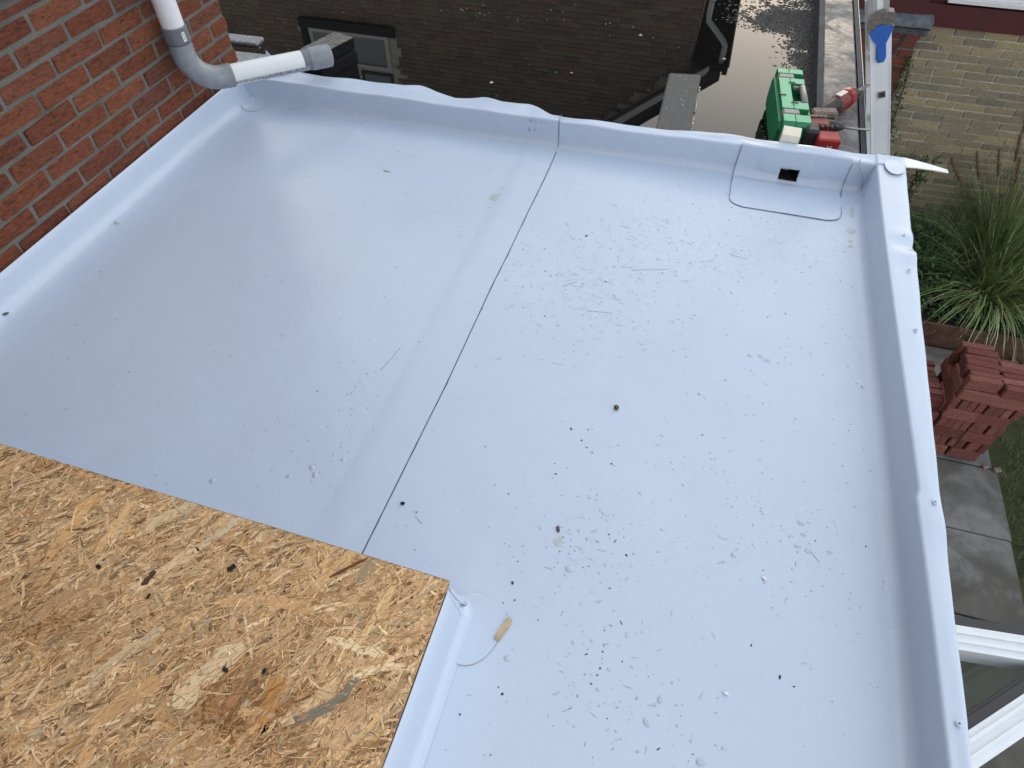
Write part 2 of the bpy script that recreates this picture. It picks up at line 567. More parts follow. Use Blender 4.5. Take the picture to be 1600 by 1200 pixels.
def thing(name, label, cat, loc, group=None):
    o = bpy.data.objects.new(name, None)
    o.empty_display_size = .1
    COL.objects.link(o)
    o.location = loc
    return tag(o, label, cat, group)

def inst(me, name, parent, world, rot=None):
    o = bpy.data.objects.new(name, me)
    COL.objects.link(o)
    o.parent = parent
    o.location = Vector(world) - wloc(parent)
    if rot:
        o.rotation_euler = rot
    return o

def np_mesh(name, verts, faces, mat, parent=None, col=None, uv=None, kind=None, smooth=False):
    me = bpy.data.meshes.new(name)
    off = np.array(wloc(parent)) if parent else np.zeros(3)
    me.from_pydata((np.asarray(verts) - off).tolist(), [], faces)
    me.materials.append(M[mat])
    if col is not None:                     # one colour per face
        a = me.color_attributes.new("Col", 'FLOAT_COLOR', 'CORNER')
        lens = np.array([len(f) for f in faces])
        c4 = np.repeat(np.concatenate([np.asarray(col), np.ones((len(col), 1))], 1), lens, 0)
        a.data.foreach_set("color", c4.astype(np.float32).ravel())
    if uv is not None:                      # one uv per vertex
        u = me.uv_layers.new(name="UVMap")
        idx = np.concatenate([np.array(f) for f in faces])
        u.data.foreach_set("uv", np.asarray(uv)[idx].astype(np.float32).ravel())
    if smooth:
        me.polygons.foreach_set("use_smooth", [True] * len(me.polygons))
    me.update()
    o = bpy.data.objects.new(name, me)
    COL.objects.link(o)
    if parent:
        o.parent = parent
    return tag(o, kind=kind)

def wob(x, y, s=1.0, seed=0.0):
    return mnoise.noise(Vector((x * s + seed, y * s - seed, seed * .37)))

GZ = -2.75           # garden level
WZ = -0.08           # standing water on the neighbouring roof

# ================================================================== ground
gm = MB().grid([[(x, y, GZ - .02) for x in (-150, -20, 20, 150)] for y in (-150, -20, 20, 150)])
tag(gm.build("ground", 'lawn'), kind="structure")
lw = MB().grid([[(2.66 + .045 * wob(0, j * .13, 9, 3) + i * .36 if i == 0 else 2.66 + i * .36, j * .13 - 2.0, GZ + .012 * wob(i, j * .3, 1.2)) for i in range(18)] for j in range(53)])
tag(lw.build("lawn", 'lawn', smooth=True), kind="structure")
tag(MB().box((.7, 4.865, GZ - .05), (9, 6.1, GZ + .16)).build("soil_bed", 'soil'), kind="structure")

# path of concrete slabs
pm = MB().box((.68, -2.2, GZ - .05), (2.68, 4.80, GZ - .012)).build("path", 'soil')
tag(pm, kind="structure")
ys = [-1.5, -.89, -.26, .40, 1.06, 1.70, 2.32, 2.963, 3.570, 4.16, 4.79]
for j in range(len(ys) - 1):
    for i, (xa, xb) in enumerate(((.69, 1.385), (1.395, 2.04), (2.05, 2.69))):
        e = .02 * math.sin(j * 2.1)
        s_ = MB()
        ya, yb = ys[j] + .006, ys[j + 1] - .006
        s_.cbox(((xa + xb) / 2 + (e if i == 2 else 0), (ya + yb) / 2, GZ - .015 + .004 * ((i + j) % 3)), ((1, 0, 0), (0, 1, 0), (0, 0, 1)), ((xb - xa) / 2, (yb - ya) / 2, .022), .005)
        s_.build("slab", 'concrete', pm)

# ================================================================== brick walls
def brick_mesh(name, L, H, D, mat, ch=.0045, jit=.003, seed=0):
    rr = random.Random(seed)
    b = MB().cbox((0, 0, 0), ((1, 0, 0), (0, 1, 0), (0, 0, 1)), (L / 2, D / 2, H / 2), ch)
    b.v = [(x + rr.uniform(-jit, jit), y + rr.uniform(-jit, jit), z + rr.uniform(-jit, jit)) for x, y, z in b.v]
    return b.mesh(name, mat)

def brick_stuff(rects, place, depth, name, mat, parent):
    """rects: (u0, u1, z0, z1, proud); place(u, d, z) -> point, d outwards"""
    vs, fs = [], []
    for (u0, u1, z0, z1, p) in rects:
        o = len(vs)
        vs += [place(u0, -depth, z0), place(u1, -depth, z0), place(u1, -depth, z1), place(u0, -depth, z1),
               place(u0, p, z0), place(u1, p, z0), place(u1, p, z1), place(u0, p, z1)]
        fs += [(o + 4, o + 5, o + 6, o + 7), (o, o + 1, o + 5, o + 4), (o + 1, o + 2, o + 6, o + 5), (o + 2, o + 3, o + 7, o + 6), (o + 3, o, o + 4, o + 7)]
    mb = MB(); mb.v = vs; mb.f = fs; mb.m = [0] * len(fs)
    return tag(mb.build(name, mat, parent), kind="stuff")

# ---- red brick wall of the house on the left
WX = -1.962
CY = 2.475
rw = thing("red_brick_wall", "red brick house wall with grey mortar joints rising left of the roof", "brick wall", (WX, CY, GZ))
WIN = (.25, 1.66, .684, 1.75)        # window opening y0 y1 z0 z1
core = MB()
x1 = WX - .0045
def wallbox(y0, y1, z0, z1):
    core.box((WX - .30, y0, z0), (x1, y1, z1))
wallbox(-6, CY - .008, GZ, WIN[2]); wallbox(-6, CY - .008, WIN[3], 8.0)
wallbox(-6, WIN[0], WIN[2], WIN[3]); wallbox(WIN[1], CY - .008, WIN[2], WIN[3])
core.build("mortar", 'mortar', rw)
variants = {}
rest = []
pitch, cz, z0w = .2175, .0642, .143
k = -46
n_ind = 0
while z0w + k * cz < 7.95:
    za, zb = z0w + k * cz + .0072, z0w + (k + 1) * cz - .0062
    off = 1.496 if k % 2 == 0 else 1.605
    y = off - pitch * 36
    while y < CY - .01:
        ya, yb = y + .0056, min(y + pitch - .0056, CY)
        y += pitch
        if yb - ya < .03:
            continue
        if yb > WIN[0] and ya < WIN[1] and zb > WIN[2] and za < WIN[3]:
            if za < WIN[2] - .012 and zb > WIN[2]:
                zb_ = WIN[2] - .001
                rest.append((ya, yb, za, zb_, 0))
                continue
            if za > WIN[2]:
                pieces = []
                if ya < WIN[0] - .03: pieces.append((ya, WIN[0]))
                if yb > WIN[1] + .03: pieces.append((WIN[1], yb))
                for p in pieces: rest.append((*p, za, zb, 0))
                continue
        if .06 < zb and za < .80 and yb > .55 and n_ind < 300:
            L = round(yb - ya, 3)
            key = (L, random.randrange(4))
            if key not in variants:
                variants[key] = brick_mesh("brick", zb - za, L, .10, 'red_brick', seed=hash(key) % 999)
                # brick_mesh axes: x = height here, rotated below
            me = variants[key]
            o = inst(me, "brick", rw, (WX - .05 + random.uniform(-.0018, .0022), (ya + yb) / 2, (za + zb) / 2), (R(random.uniform(-.5, .5)), R(90), 0))
            n_ind += 1
        else:
            rest.append((ya, yb, za, zb, random.uniform(-.0015, .002)))
    k += 1
# fix the axes of the single bricks: x(height) -> z, y(depth) etc.
for me in variants.values():
    co = np.empty(len(me.vertices) * 3); me.vertices.foreach_get("co", co); co = co.reshape(-1, 3)
    h, d, l = co[:, 0].copy(), co[:, 1].copy(), co[:, 2].copy()
    co[:, 0], co[:, 1], co[:, 2] = h, l, d
    me.vertices.foreach_set("co", co.ravel()); me.flip_normals(); me.update()
brick_stuff(rest, lambda u, d, z: (WX + d, u, z), .02, "brick_courses", 'red_brick', rw)
# bricks on the return face of the corner
ret = []
for k2 in range(-46, 121):
    za, zb = z0w + k2 * cz + .0065, z0w + (k2 + 1) * cz - .0055
    a = WX - .10 if k2 % 2 == 0 else WX - .21
    ret.append((a + .005, WX - .104 if k2 % 2 == 0 else WX - .104, za, zb, 0)) if k2 % 2 else None
    u = a
    while u > WX - 3.5:
        ret.append((u - pitch + .005, u - .005, za, zb, 0)); u -= pitch
MB().box((WX - 3.6, CY - .30, GZ), (WX - .302, CY - .008, 8.0)).build("return_wall", 'mortar', rw)
brick_stuff([r for r in ret if r], lambda u, d, z: (u, CY + d, z), .02, "brick_return", 'red_brick', rw)
RY = -1.30                           # unseen wall added behind to block sky from the left side
MB().box((WX - .30, RY - .30, GZ), (-.46, RY - .008, 7.0)).build("sky_blocking_wall", 'mortar', rw)
rr2 = []
for k2 in range(-46, 106):
    za, zb = z0w + k2 * cz + .0065, z0w + (k2 + 1) * cz - .0055
    u = -.46 if k2 % 2 == 0 else -.46 + .1075
    while u > WX:
        a, b = max(WX + .002, u - pitch + .005), min(u - .005, -.46)
        if b - a > .03: rr2.append((a, b, za, zb, 0))
        u -= pitch
brick_stuff(rr2, lambda u, d, z: (u, RY + d, z), .02, "brick_courses", 'red_brick', rw)
wf = MB()
fx = WX - .075
for a, b in (((fx - .05, WIN[0], WIN[2]), (fx + .01, WIN[1], WIN[2] + .06)), ((fx - .05, WIN[0], WIN[3] - .06), (fx + .01, WIN[1], WIN[3])),
             ((fx - .05, WIN[0], WIN[2] + .06), (fx + .01, WIN[0] + .06, WIN[3] - .06)), ((fx - .05, WIN[1] - .06, WIN[2] + .06), (fx + .01, WIN[1], WIN[3] - .06))):
    wf.box(a, b)
wo = wf.build("window", 'gasket', rw)
MB().box((fx - .03, WIN[0] + .06, WIN[2] + .06), (fx - .02, WIN[1] - .06, WIN[3] - .06)).build("pane", 'glass_dark', wo)
MB().box((fx + .011, WIN[1] - .105, WIN[2] + .005), (fx + .018, WIN[1] - .09, WIN[3] - .01)).build("glazing_bar", 'white_paint', wo)

# ================================================================== house extension with its membrane roof
ex = thing("house_extension", "flat roof of a house extension newly lined with pale blue grey membrane and low upstands", "house extension", (0, 0, GZ))
MB().box((-1.955, -3.0, GZ), (.655, 2.445, -.03)).build("wall", 'plaster', ex)

XO = [(-1.0, .70), (.44, .705), (.53, .710), (.73, .714), (.90, .720), (1.04, .721), (1.30, .731), (1.61, .740), (1.87, .751), (2.06, .752), (2.44, .767), (2.6, .768)]
YO = [(-2.0, 2.515), (-1.75, 2.527), (-1.684, 2.531), (-1.46, 2.545), (-1.312, 2.543), (-1.23, 2.540), (-1.15, 2.553), (-1.066, 2.522), (-.98, 2.508), (-.943, 2.516), (-.861, 2.541), (-.78, 2.522), (-.70, 2.521), (-.658, 2.529), (-.60, 2.496), (-.563, 2.470), (-.509, 2.464), (-.331, 2.477), (.04, 2.492), (.328, 2.496), (.51, 2.496), (.688, 2.490), (.78, 2.488)]
def interp(tab, q):
    return float(np.interp(q, [a for a, b in tab], [b for a, b in tab]))

def xprofile(y):
    """list of (x, z): left upstand, floor, right upstand, flange, drip edge"""
    xo = interp(XO, y)
    base = .656 + .008 * math.sin(y * 2.3)
    P = [(-1.952, .112), (-1.948, .108), (-1.946, .09), (-1.944, .07)]
    r = .05
    for i in range(1, 8):
        a = i / 7 * math.pi / 2
        P.append((-1.944 + r - r * math.cos(a), r + .006 - (r + .006) * math.sin(a)))
    return P, base, xo

NX_FLOOR = 128
def smax(a, b, k=.012):
    return .5 * (a + b + math.sqrt((a - b) ** 2 + k * k)) - k / 2

FL, FR = -1.894, .602
SEAM = [(-.8, -.55), (.5, -.535), (1.1, -.521), (1.55, -.521), (1.7, -.517), (1.96, -.515), (2.2, -.511), (2.7, -.514)]
def seam_x(y):
    return interp(SEAM, y)

def yprofile(x):
    yo = interp(YO, x)
    top = .108 + .010 * max(0.0, min(1.0, (x + .5) / .7)) + .006 * wob(x, 0, 3, 5) + .003 * wob(x, 2, 9, 5)
    P = []
    r = .032
    yb = 2.432 + .005 * wob(x, 1, 2, 2)
    for i in range(8):
        a = i / 7 * math.pi / 2
        P.append((yb - r + r * math.sin(a), r - r * math.cos(a)))
    P += [(yb + .0005, .040), (yb + .001, .050), (yb + .001, .065), (yb + .002, .085)]
    re = .008
    for i in range(6):
        a = i / 5 * math.pi / 2
        P.append((yb + .002 + re - re * math.cos(a), top - re + re * math.sin(a)))
    y0 = yb + .002 + re
    wav = max(0.0, 1 - abs((x + 1.0) / .75) ** 3) if -1.75 < x < -.52 else 0.0
    for i in range(1, 7):
        f = i / 6
        z = top + .004 * f * f + wav * f * f * (.004 * math.sin(x * 17 + f * 1.2) + .005 * wob(x * 5, f, 1, 12)) + .006 * f * wob(x * 4, f, 1.5, 8) + .003 * wob(x * 9, f * 2, 1.2, 3) * f
        P.append((y0 + (yo - y0 - .006) * f, z))
    zt = P[-1][1]
    P += [(yo - .002, zt - .001), (yo, zt - .006), (yo + .001, zt - .03), (yo - .004, zt - .05)]
    return P

YF = sorted(set([-1.1 + i * .025 for i in range(int((2.395 + 1.1) / .025) + 1)]))
XF = [FL + (FR - FL) * i / NX_FLOOR for i in range(1, NX_FLOOR + 1)]

def floor_z(x, y):
    z = .0016 * wob(x, y, 2.6, 1) + .0009 * wob(x, y, 7, 4)
    return z

def right_profile(y):
    xo = interp(XO, y)
    base = .655 + .006 * math.sin(y * 2.3)
    top = .118
    P = []
    r = .036
    for i in range(8):
        a = i / 7 * math.pi / 2
        P.append((base - r + r * math.sin(a), r - r * math.cos(a)))
    lean = .014 if y > 1 else .006
    for zz in (.05, .07, .09):
        P.append((base + lean * (zz - .03) / .09, zz))
    xt = base + lean
    re = .008
    for i in range(6):
        a = i / 5 * math.pi / 2
        P.append((xt + re - re * math.cos(a), top - re + re * math.sin(a)))
    x0 = xt + re
    for i in range(1, 5):
        f = i / 4
        d1 = math.exp(-((y - 1.915) / .028) ** 2); d2 = math.exp(-((y - 2.015) / .03) ** 2); d3 = math.exp(-((y - .93) / .05) ** 2); d4 = math.exp(-((y - 1.97) / .02) ** 2)
        z = top + f * (.011 * d1 + .008 * d2 + .006 * d3 - .010 * d4) + .005 * f * wob(y * 3, f, 1.5, 6) + .002 * f * wob(y * 9, f * 2, 1.2, 16)
        P.append((x0 + (xo - .006 - x0) * f, z))
    zt = P[-1][1]
    P += [(xo - .0015, zt - .001), (xo, zt - .006), (xo + .001, zt - .03), (xo - .003, zt - .055)]
    return P

LEFTP, _, _ = xprofile(0)
def sheet_points(side):
    """grid rows over y; columns over x. returns rows of 3-D points"""
    rows = []
    yfloor = [y for y in YF if y < 2.39]
    # arclength rows: floor rows then profile rows
    nprof = len(yprofile(0))
    for ri in range(len(yfloor) + nprof):
        row = []
        if ri < len(yfloor):
            yq = yfloor[ri]
        else:
            yq = 2.42
        sx = seam_x(yq)
        if side == 'left':
            cols = [('p', i) for i in range(len(LEFTP))] + [('x', FL + (sx - FL) * i / 62) for i in range(1, 63)]
        else:
            cols = [('x', sx - .13 + (FR - sx + .13) * i / 54) for i in range(55)] + [('r', i) for i in range(len(right_profile(0)))]
        for kind, q in cols:
            if kind == 'p':
                x, zx = LEFTP[q]
            elif kind == 'x':
                x, zx = q, 0.0
            else:
                yy = yq if ri < len(yfloor) else min(2.6, yprofile(.66)[ri - len(yfloor)][0])
                x, zx = right_profile(yy)[q]
            if ri < len(yfloor):
                y, zy = yq, 0.0
            else:
                y, zy = yprofile(x)[ri - len(yfloor)]
            drip = zx if (kind == 'r' and q >= len(right_profile(0)) - 4) else None
            dripy = zy if ri >= len(yfloor) + nprof - 4 else None
            z = smax(zx, zy)
            if drip is not None and dripy is not None:
                z = min(zx, zy)
            elif drip is not None and zy > .1:
                z = drip
            elif dripy is not None and zx > .1:
                z = dripy
            fade = 1.0 if max(zx, zy) < .02 else .3
            z += floor_z(x, y) * fade
            if side == 'left' and kind == 'x':
                d = sx - x
                z += .0020 * max(0.0, min(1.0, (.128 - d) / .006)) if d < .128 else 0.0
                # a raised crease and a pucker near the seam
                z += .0022 * math.exp(-((y - .60) / .03) ** 2 - ((x + .60) / .018) ** 2)
                z += .0030 * math.exp(-((y - 2.20) / .02) ** 2 - ((x + .525) / .02) ** 2)
            row.append((x, y, z))
        rows.append(row)
    return rows

def build_sheet(side, hole=None):
    rows = sheet_points(side)
    mb = MB().grid(rows)
    if hole:
        keep = []
        for f in mb.f:
            c = np.mean([mb.v[i] for i in f], axis=0)
            if hole[0] < c[0] < hole[1] and c[1] > 2.405 and c[1] < 2.445 and hole[2] < c[2] < hole[3]:
                continue
            keep.append(f)
        mb.f = keep; mb.m = [0] * len(keep)
    o = mb.build("membrane_sheet", 'membrane', ex, smooth=True, fixn=False)
    bm = bmesh.new(); bm.from_mesh(o.data)
    bmesh.ops.remove_doubles(bm, verts=bm.verts, dist=.00004)
    bmesh.ops.dissolve_degenerate(bm, dist=.00003, edges=bm.edges)
    bmesh.ops.recalc_face_normals(bm, faces=bm.faces)
    bm.to_mesh(o.data); bm.free()
    o.data.polygons.foreach_set("use_smooth", [True] * len(o.data.polygons))
    return o
HOLE = (.346, .420, .004, .052)
build_sheet('left')
build_sheet('right', HOLE)
# outlet pipe behind the hole
ob = MB()
ob.add([(.350, 2.422, .006), (.416, 2.422, .006), (.416, 2.432, .050), (.350, 2.432, .050), (.350, 2.55, .0), (.416, 2.55, .0), (.416, 2.55, .05), (.350, 2.55, .05)],
       [(0, 1, 5, 4), (1, 2, 6, 5), (2, 3, 7, 6), (3, 0, 4, 7), (4, 5, 6, 7)])
ob.build("outlet", 'black', ex, fixn=False)

# raised deck upstand (membrane dressed up the deck's two sides)
def deck_strip():
    mb = MB()
    prof = []
    r = .026
    for i in range(8):
        a = i / 7 * math.pi / 2
        prof.append((r - r * math.sin(a), r - r * math.cos(a)))
    prof += [(-.004, .05), (-.011, .08), (-.0185, .1125), (-.0225, .1145)]
    rows = []
    for j in range(40):
        y = -1.1 + j * (1.585 / 39)
        rows.append([(-.262 + d + .0015 * wob(y * 5, d * 9, 1, 3), y, z + .0015) for d, z in prof])
    mb.grid(rows)
    # rounded outside corner, then along the back side
    cx, cy = -.285, .485
    rows = []
    for j in range(9):
        a = j / 8 * math.pi / 2
        rows.append([(cx + (.023 + d) * math.cos(a), cy + (.023 + d) * math.sin(a), z + .0015) for d, z in prof])
    mb.grid(rows)
    rows = []
    for j in range(40):
        x = -.285 - j * (1.65 / 39)
        rows.append([(x, .508 + d + (-.285 - x) * .022, z + .0015) for d, z in prof])
    mb.grid(rows)
    return mb.build("deck_upstand", 'membrane', ex, smooth=True)
deck_strip()

# outlet patch welded over floor and upstand
def outlet_patch():
    N = 34
    rows = []
    floor_y = [2.203 + i * .012 for i in range(17)]
    prof = yprofile(.38)
    L = floor_y + [None] * 17
    for ri in range(len(floor_y) + 17):
        row = []
        for i in range(N + 1):
            f = i / N
            if ri < len(floor_y):
                y = floor_y[ri]
                rr = .05
                d = max(0.0, rr - (y - 2.203))
                ins = rr - math.sqrt(max(0, rr * rr - d * d))
                slant = .004 * (1 - ri / 16)
                x = .183 + ins + (.578 - .183 - 2 * ins) * f
                z = floor_z(x, y) + .0032
                y -= .0
            else:
                x = .186 + (.582 - .186) * f
                yy, zz = yprofile(x)[ri - len(floor_y)]
                y, z = yy - .0026, zz + .002
                # the stiff plate of the outlet pushes through
                if .27 < x < .50 and .02 < zz < .085:
                    y -= .0035
            row.append((x, y, z))
        rows.append(row)
    mb = MB().grid(rows)
    keep = []
    for f in mb.f:
        c = np.mean([mb.v[i] for i in f], axis=0)
        if HOLE[0] - .002 < c[0] < HOLE[1] + .002 and c[1] > 2.395 and .004 < c[2] < .052:
            continue
        keep.append(f)
    mb.f = keep; mb.m = [0] * len(keep)
    return mb.build("outlet_patch", 'membrane', ex, smooth=True)
outlet_patch()

def surf_line(name, pts, width, mat, lift=.004, jitter=0.0, nrm=None):
    """a narrow seam line lying on the sheet; points carry their own z"""
    P = []
    pts = [Vector(p) for p in pts]
    for i in range(len(pts) - 1):
        n = max(2, int((pts[i + 1] - pts[i]).length / .012))
        for k_ in range(n):
            P.append(pts[i].lerp(pts[i + 1], k_ / n))
    P.append(pts[-1])
    W, NN, Q = [], [], []
    for i, p in enumerate(P):
        nn = Vector(nrm) if nrm else Vector((0, -.5 if p.z > .03 and p.y > 2.38 and p.z < .112 else 0, .9)).normalized()
        j = jitter * Vector((wob(p.x * 30, p.y * 30, 1, 1), wob(p.x * 30, p.y * 30, 1, 9), 0))
        Q.append(p + nn * lift + j)
        NN.append(nn)
        W.append(width * (.55 + .9 * abs(wob(p.x * 14, p.y * 14 + p.z * 20, 1, 3))))
    return MB().ribbon(Q, W, NN).build(name, mat, ex, fixn=False)

sp = [(seam_x(y) + .0012, y, floor_z(seam_x(y), y)) for y in np.arange(.50, 2.40, .02)]
surf_line("seam", sp, .0040, 'seam_dark', .0019, nrm=(0, 0, 1))  # dark strip painted as the shadow along the seam edge
surf_line("seam", [(-.511, 2.404, .006), (-.512, 2.424, .022), (-.515, 2.4315, .045), (-.517, 2.432, .098), (-.516, 2.446, .117), (-.514, 2.463, .118)], .003, 'seam_dark', .004)
surf_line("patch_edge", [(.19, 2.432, .112), (.186, 2.430, .05), (.184, 2.41, .012), (.183, 2.357, 0), (.182, 2.262, 0), (.186, 2.232, 0), (.203, 2.212, 0), (.233, 2.203, 0), (.324, 2.203, 0), (.436, 2.203, 0), (.53, 2.203, 0), (.556, 2.213, 0), (.573, 2.232, 0), (.578, 2.262, 0), (.578, 2.30, 0)], .0019, 'seam_dark', .0034)
surf_line("patch_edge", [(.578, 2.36, 0), (.58, 2.403, .006), (.582, 2.419, .025), (.585, 2.430, .07), (.586, 2.431, .10)], .0026, 'seam_dark', .005)
surf_line("patch_edge", [(.607, 2.441, .116), (.610, 2.431, .095), (.626, 2.430, .07), (.640, 2.428, .05), (.646, 2.420, .022), (.648, 2.40, .012)], .003, 'seam_grey', .005, .003)
surf_line("patch_edge", [(.765, 2.396, .119), (.742, 2.368, .119), (.72, 2.357, .119), (.689, 2.350, .118)], .003, 'seam_grey', .004, .002, nrm=(0, 0, 1))
surf_line("patch_edge", [(.675, 2.338, .105), (.668, 2.334, .07), (.660, 2.343, .045), (.650, 2.355, .022)], .003, 'seam_grey', .005, .002, nrm=(-.8, 0, .5))

surf_line("overlap_shading", [(seam_x(y) - .128, y, floor_z(seam_x(y) - .128, y)) for y in np.arange(.56, 2.38, .03)], .0014, 'weld', .0012, nrm=(0, 0, 1))  # pale strip painted on as shading of the overlap ridge
# round corner patches
def disc_patch(cx, cy, rx, ry, z0, name="corner_patch", a0=0, a1=360, th=.0016):
    n = 40
    mb = MB()
    cen = (cx, cy, z0(cx, cy) + th)
    ring1, ring2 = [], []
    for i in range(n + 1):
        a = R(a0 + (a1 - a0) * i / n)
        w_ = 1 + .02 * math.sin(a * 3 + cx)
        x, y = cx + rx * w_ * math.cos(a), cy + ry * w_ * math.sin(a)
        ring1.append((x, y, z0(x, y) + th))
        x2, y2 = cx + rx * w_ * 1.012 * math.cos(a), cy + ry * w_ * 1.012 * math.sin(a)
        ring2.append((x2, y2, z0(x2, y2) - .0005))
    mid = [tuple(Vector(cen).lerp(Vector(p), .55)) for p in ring1]
    mb.grid([[cen] * (n + 1), mid, ring1, ring2])
    o = mb.build(name, 'membrane', ex, smooth=25, fixn=True)
    return ring2
zf = lambda x, y: floor_z(x, y) + .0008
rg = disc_patch(-.235, .47, .066, .078, zf, th=.0008)
surf_line("weld_bead", rg[2:14], .0030, 'weld', .0010, nrm=(0, 0, 1))
surf_line("weld_bead", rg[27:40], .0017, 'seam_grey', .0010, nrm=(0, 0, 1))
rg = disc_patch(.724, 2.424, .033, .050, lambda x, y: .1188 + .0012 * wob(x * 20, y * 20, 1, 4), th=.0002)
surf_line("weld_bead", rg[0:40], .0022, 'weld', .001, nrm=(0, 0, 1))
rg = disc_patch(-1.885, 2.385, .050, .050, lambda x, y: max(0.0, (y - 2.39)) * .28 + max(0, -1.90 - x) * .4 + .002, th=.0003)
surf_line("weld_bead", rg[18:40] , .0026, 'weld', .002, nrm=(0, 0, 1))
# folded corner weld at the deck
MB().tube([(-.262, .515, .004), (-.268, .508, .03), (-.277, .502, .07), (-.284, .500, .105)], [.005, .004, .0035, .003], 8).build("corner_fold", 'weld', ex, smooth=True)
# pencil line along the wall flashing
surf_line("lap_line", [(-1.9455, y, .062) for y in np.arange(.4, 2.4, .1)], .0012, 'seam_grey', .0012, nrm=(1, 0, .1))

# trimmed end of the edge strip sticking out over the garden
fl = MB()
A = [(.758, 2.494), (.80, 2.486), (.86, 2.472), (.905, 2.462)]
B = [(.758, 2.436), (.80, 2.442), (.86, 2.447), (.910, 2.449)]
for k_, (za) in enumerate((.1205, .117)):
    fl.grid([[(x, y, za - .006 * ((x - .76) / .15) ** 2 * (1 if True else 0)) for x, y in A], [(x, y, za - .004 - .006 * ((x - .76) / .15) ** 2) for x, y in B]])
fl.grid([[(x, y, .117 - .006 * ((x - .76) / .15) ** 2) for x, y in A], [(x, y, .1205 - .006 * ((x - .76) / .15) ** 2) for x, y in A]])
fl.grid([[(x, y, .113 - .006 * ((x - .76) / .15) ** 2) for x, y in B], [(x, y, .1165 - .006 * ((x - .76) / .15) ** 2) for x, y in B]])
fl.build("loose_strip_end", 'flap', ex)
# torn sliver of membrane behind the pipe
tm = MB()
tm.add([(-1.87, 2.45, .115), (-1.73, 2.50, .118), (-1.80, 2.525, .135), (-1.85, 2.53, .185), (-1.855, 2.51, .14)], [(0, 1, 2, 4), (4, 2, 3)])
tm.build("membrane_sliver", 'membrane', ex, fixn=False)

# screw fixings dimpled into the right flange
for (x, y) in ((.722, 2.01), (.722, 1.833), (.716, 1.564), (.702, .991), (.690, .513)):
    f = MB()
    f.tube([(x, y, .1165), (x, y, .1196)], [.0060, .0042], 14)
    f.tube([(x, y, .1197), (x, y, .1200)], [.0024, .0022], 8, 1)
    f.build("fixing", ['weld', 'pvc_ring'], ex, smooth=40)

# ------------------------------------------------ glazed doors standing open below the roof edge
def door_leaf(p0, p1, z0, z1, flip):
    p0, p1 = Vector((*p0, 0)), Vector((*p1, 0))
    d = (p1 - p0); L = d.length; d.normalize()
    n = Vector((-d.y, d.x, 0))
    up = Vector((0, 0, 1))
    c = lambda s, t, z: p0 + d * s + n * t + up * z
    fr = MB()
    th = .036
    def bar(s0, s1, za, zb, t0=-th, t1=th, mi=0):
        fr.obox(c((s0 + s1) / 2, (t0 + t1) / 2, (za + zb) / 2), (d, n, up), ((s1 - s0) / 2, (t1 - t0) / 2, (zb - za) / 2), mi)
    bar(0, L, z1 - .075, z1)                 # top rail
    bar(0, L, z1 - .09, z1 - .077, -.030, .030)
    bar(0, L, z0, z0 + .09)
    bar(0, .075, z0 + .092, z1 - .092)
    bar(L - .075, L, z0 + .092, z1 - .092)
    o = fr.build("glazed_door", 'upvc', ex)
    g = MB()
    s = 1 if flip else -1
    g.obox(c(L / 2, .048, z1 - .012), (d, n, up), (L / 2, .011, .009))
    g.obox(c(L / 2, .060, z1 - .022), (d, n, up), (L / 2, .008, .012))
    g.build("gasket", 'gasket', o)
    r2 = MB()
    r2.obox(c(L / 2, -.012, z1 + .004), (d, n, up), (L / 2, .004, .004))
    r2.obox(c(L / 2, .016, z1 + .003), (d, n, up), (L / 2, .005, .003))
    r2.build("track_rib", 'upvc', o)
    gl = MB().obox(c(L / 2, 0, (z0 + z1) / 2), (d, n, up), (L / 2 - .07, .004, (z1 - z0) / 2 - .088))
    gl.build("pane", 'glass_clear', o)
    return o
door_leaf((.68, .945), (1.52, 1.040), -2.68, -.47, False)
door_leaf((.70, .40), (1.36, .985), -2.68, -.47, False)

# ================================================================== raised strand-board deck
dk = thing("strand_board_deck", "raised tan strand board deck in the lower left corner of the roof", "strand board", (-.9, .0, .11))
def deck_edge_y(x):
    return .507 + (-.285 - x) * .021
bd = MB()
bd.prism([(-.283, -1.1), (-.283 - .004, .507), (-1.94, deck_edge_y(-1.94)), (-1.94, -1.1)], .112, .1302, lambda u, v, h: (u, v, h))
M['board_core'] = simple("strand_board_core", (.25, .15, .075), .85, var=.5, scale=130)
bd.build("board", 'board_core', dk)

PAL = np.array([(.38, .25, .14), (.43, .295, .175), (.32, .20, .105), (.47, .345, .215), (.27, .16, .08), (.40, .265, .14), (.36, .24, .145), (.32, .225, .145), (.50, .39, .265), (.22, .125, .06), (.29, .24, .175), (.36, .21, .095), (.13, .07, .036)])
PW = np.array([14, 14, 10, 11, 8, 9, 10, 8, 7, 5, 3, 4, 2], float); PW /= PW.sum()
X0, X1, Y0, Y1 = -1.90, -.284, -.35, .54

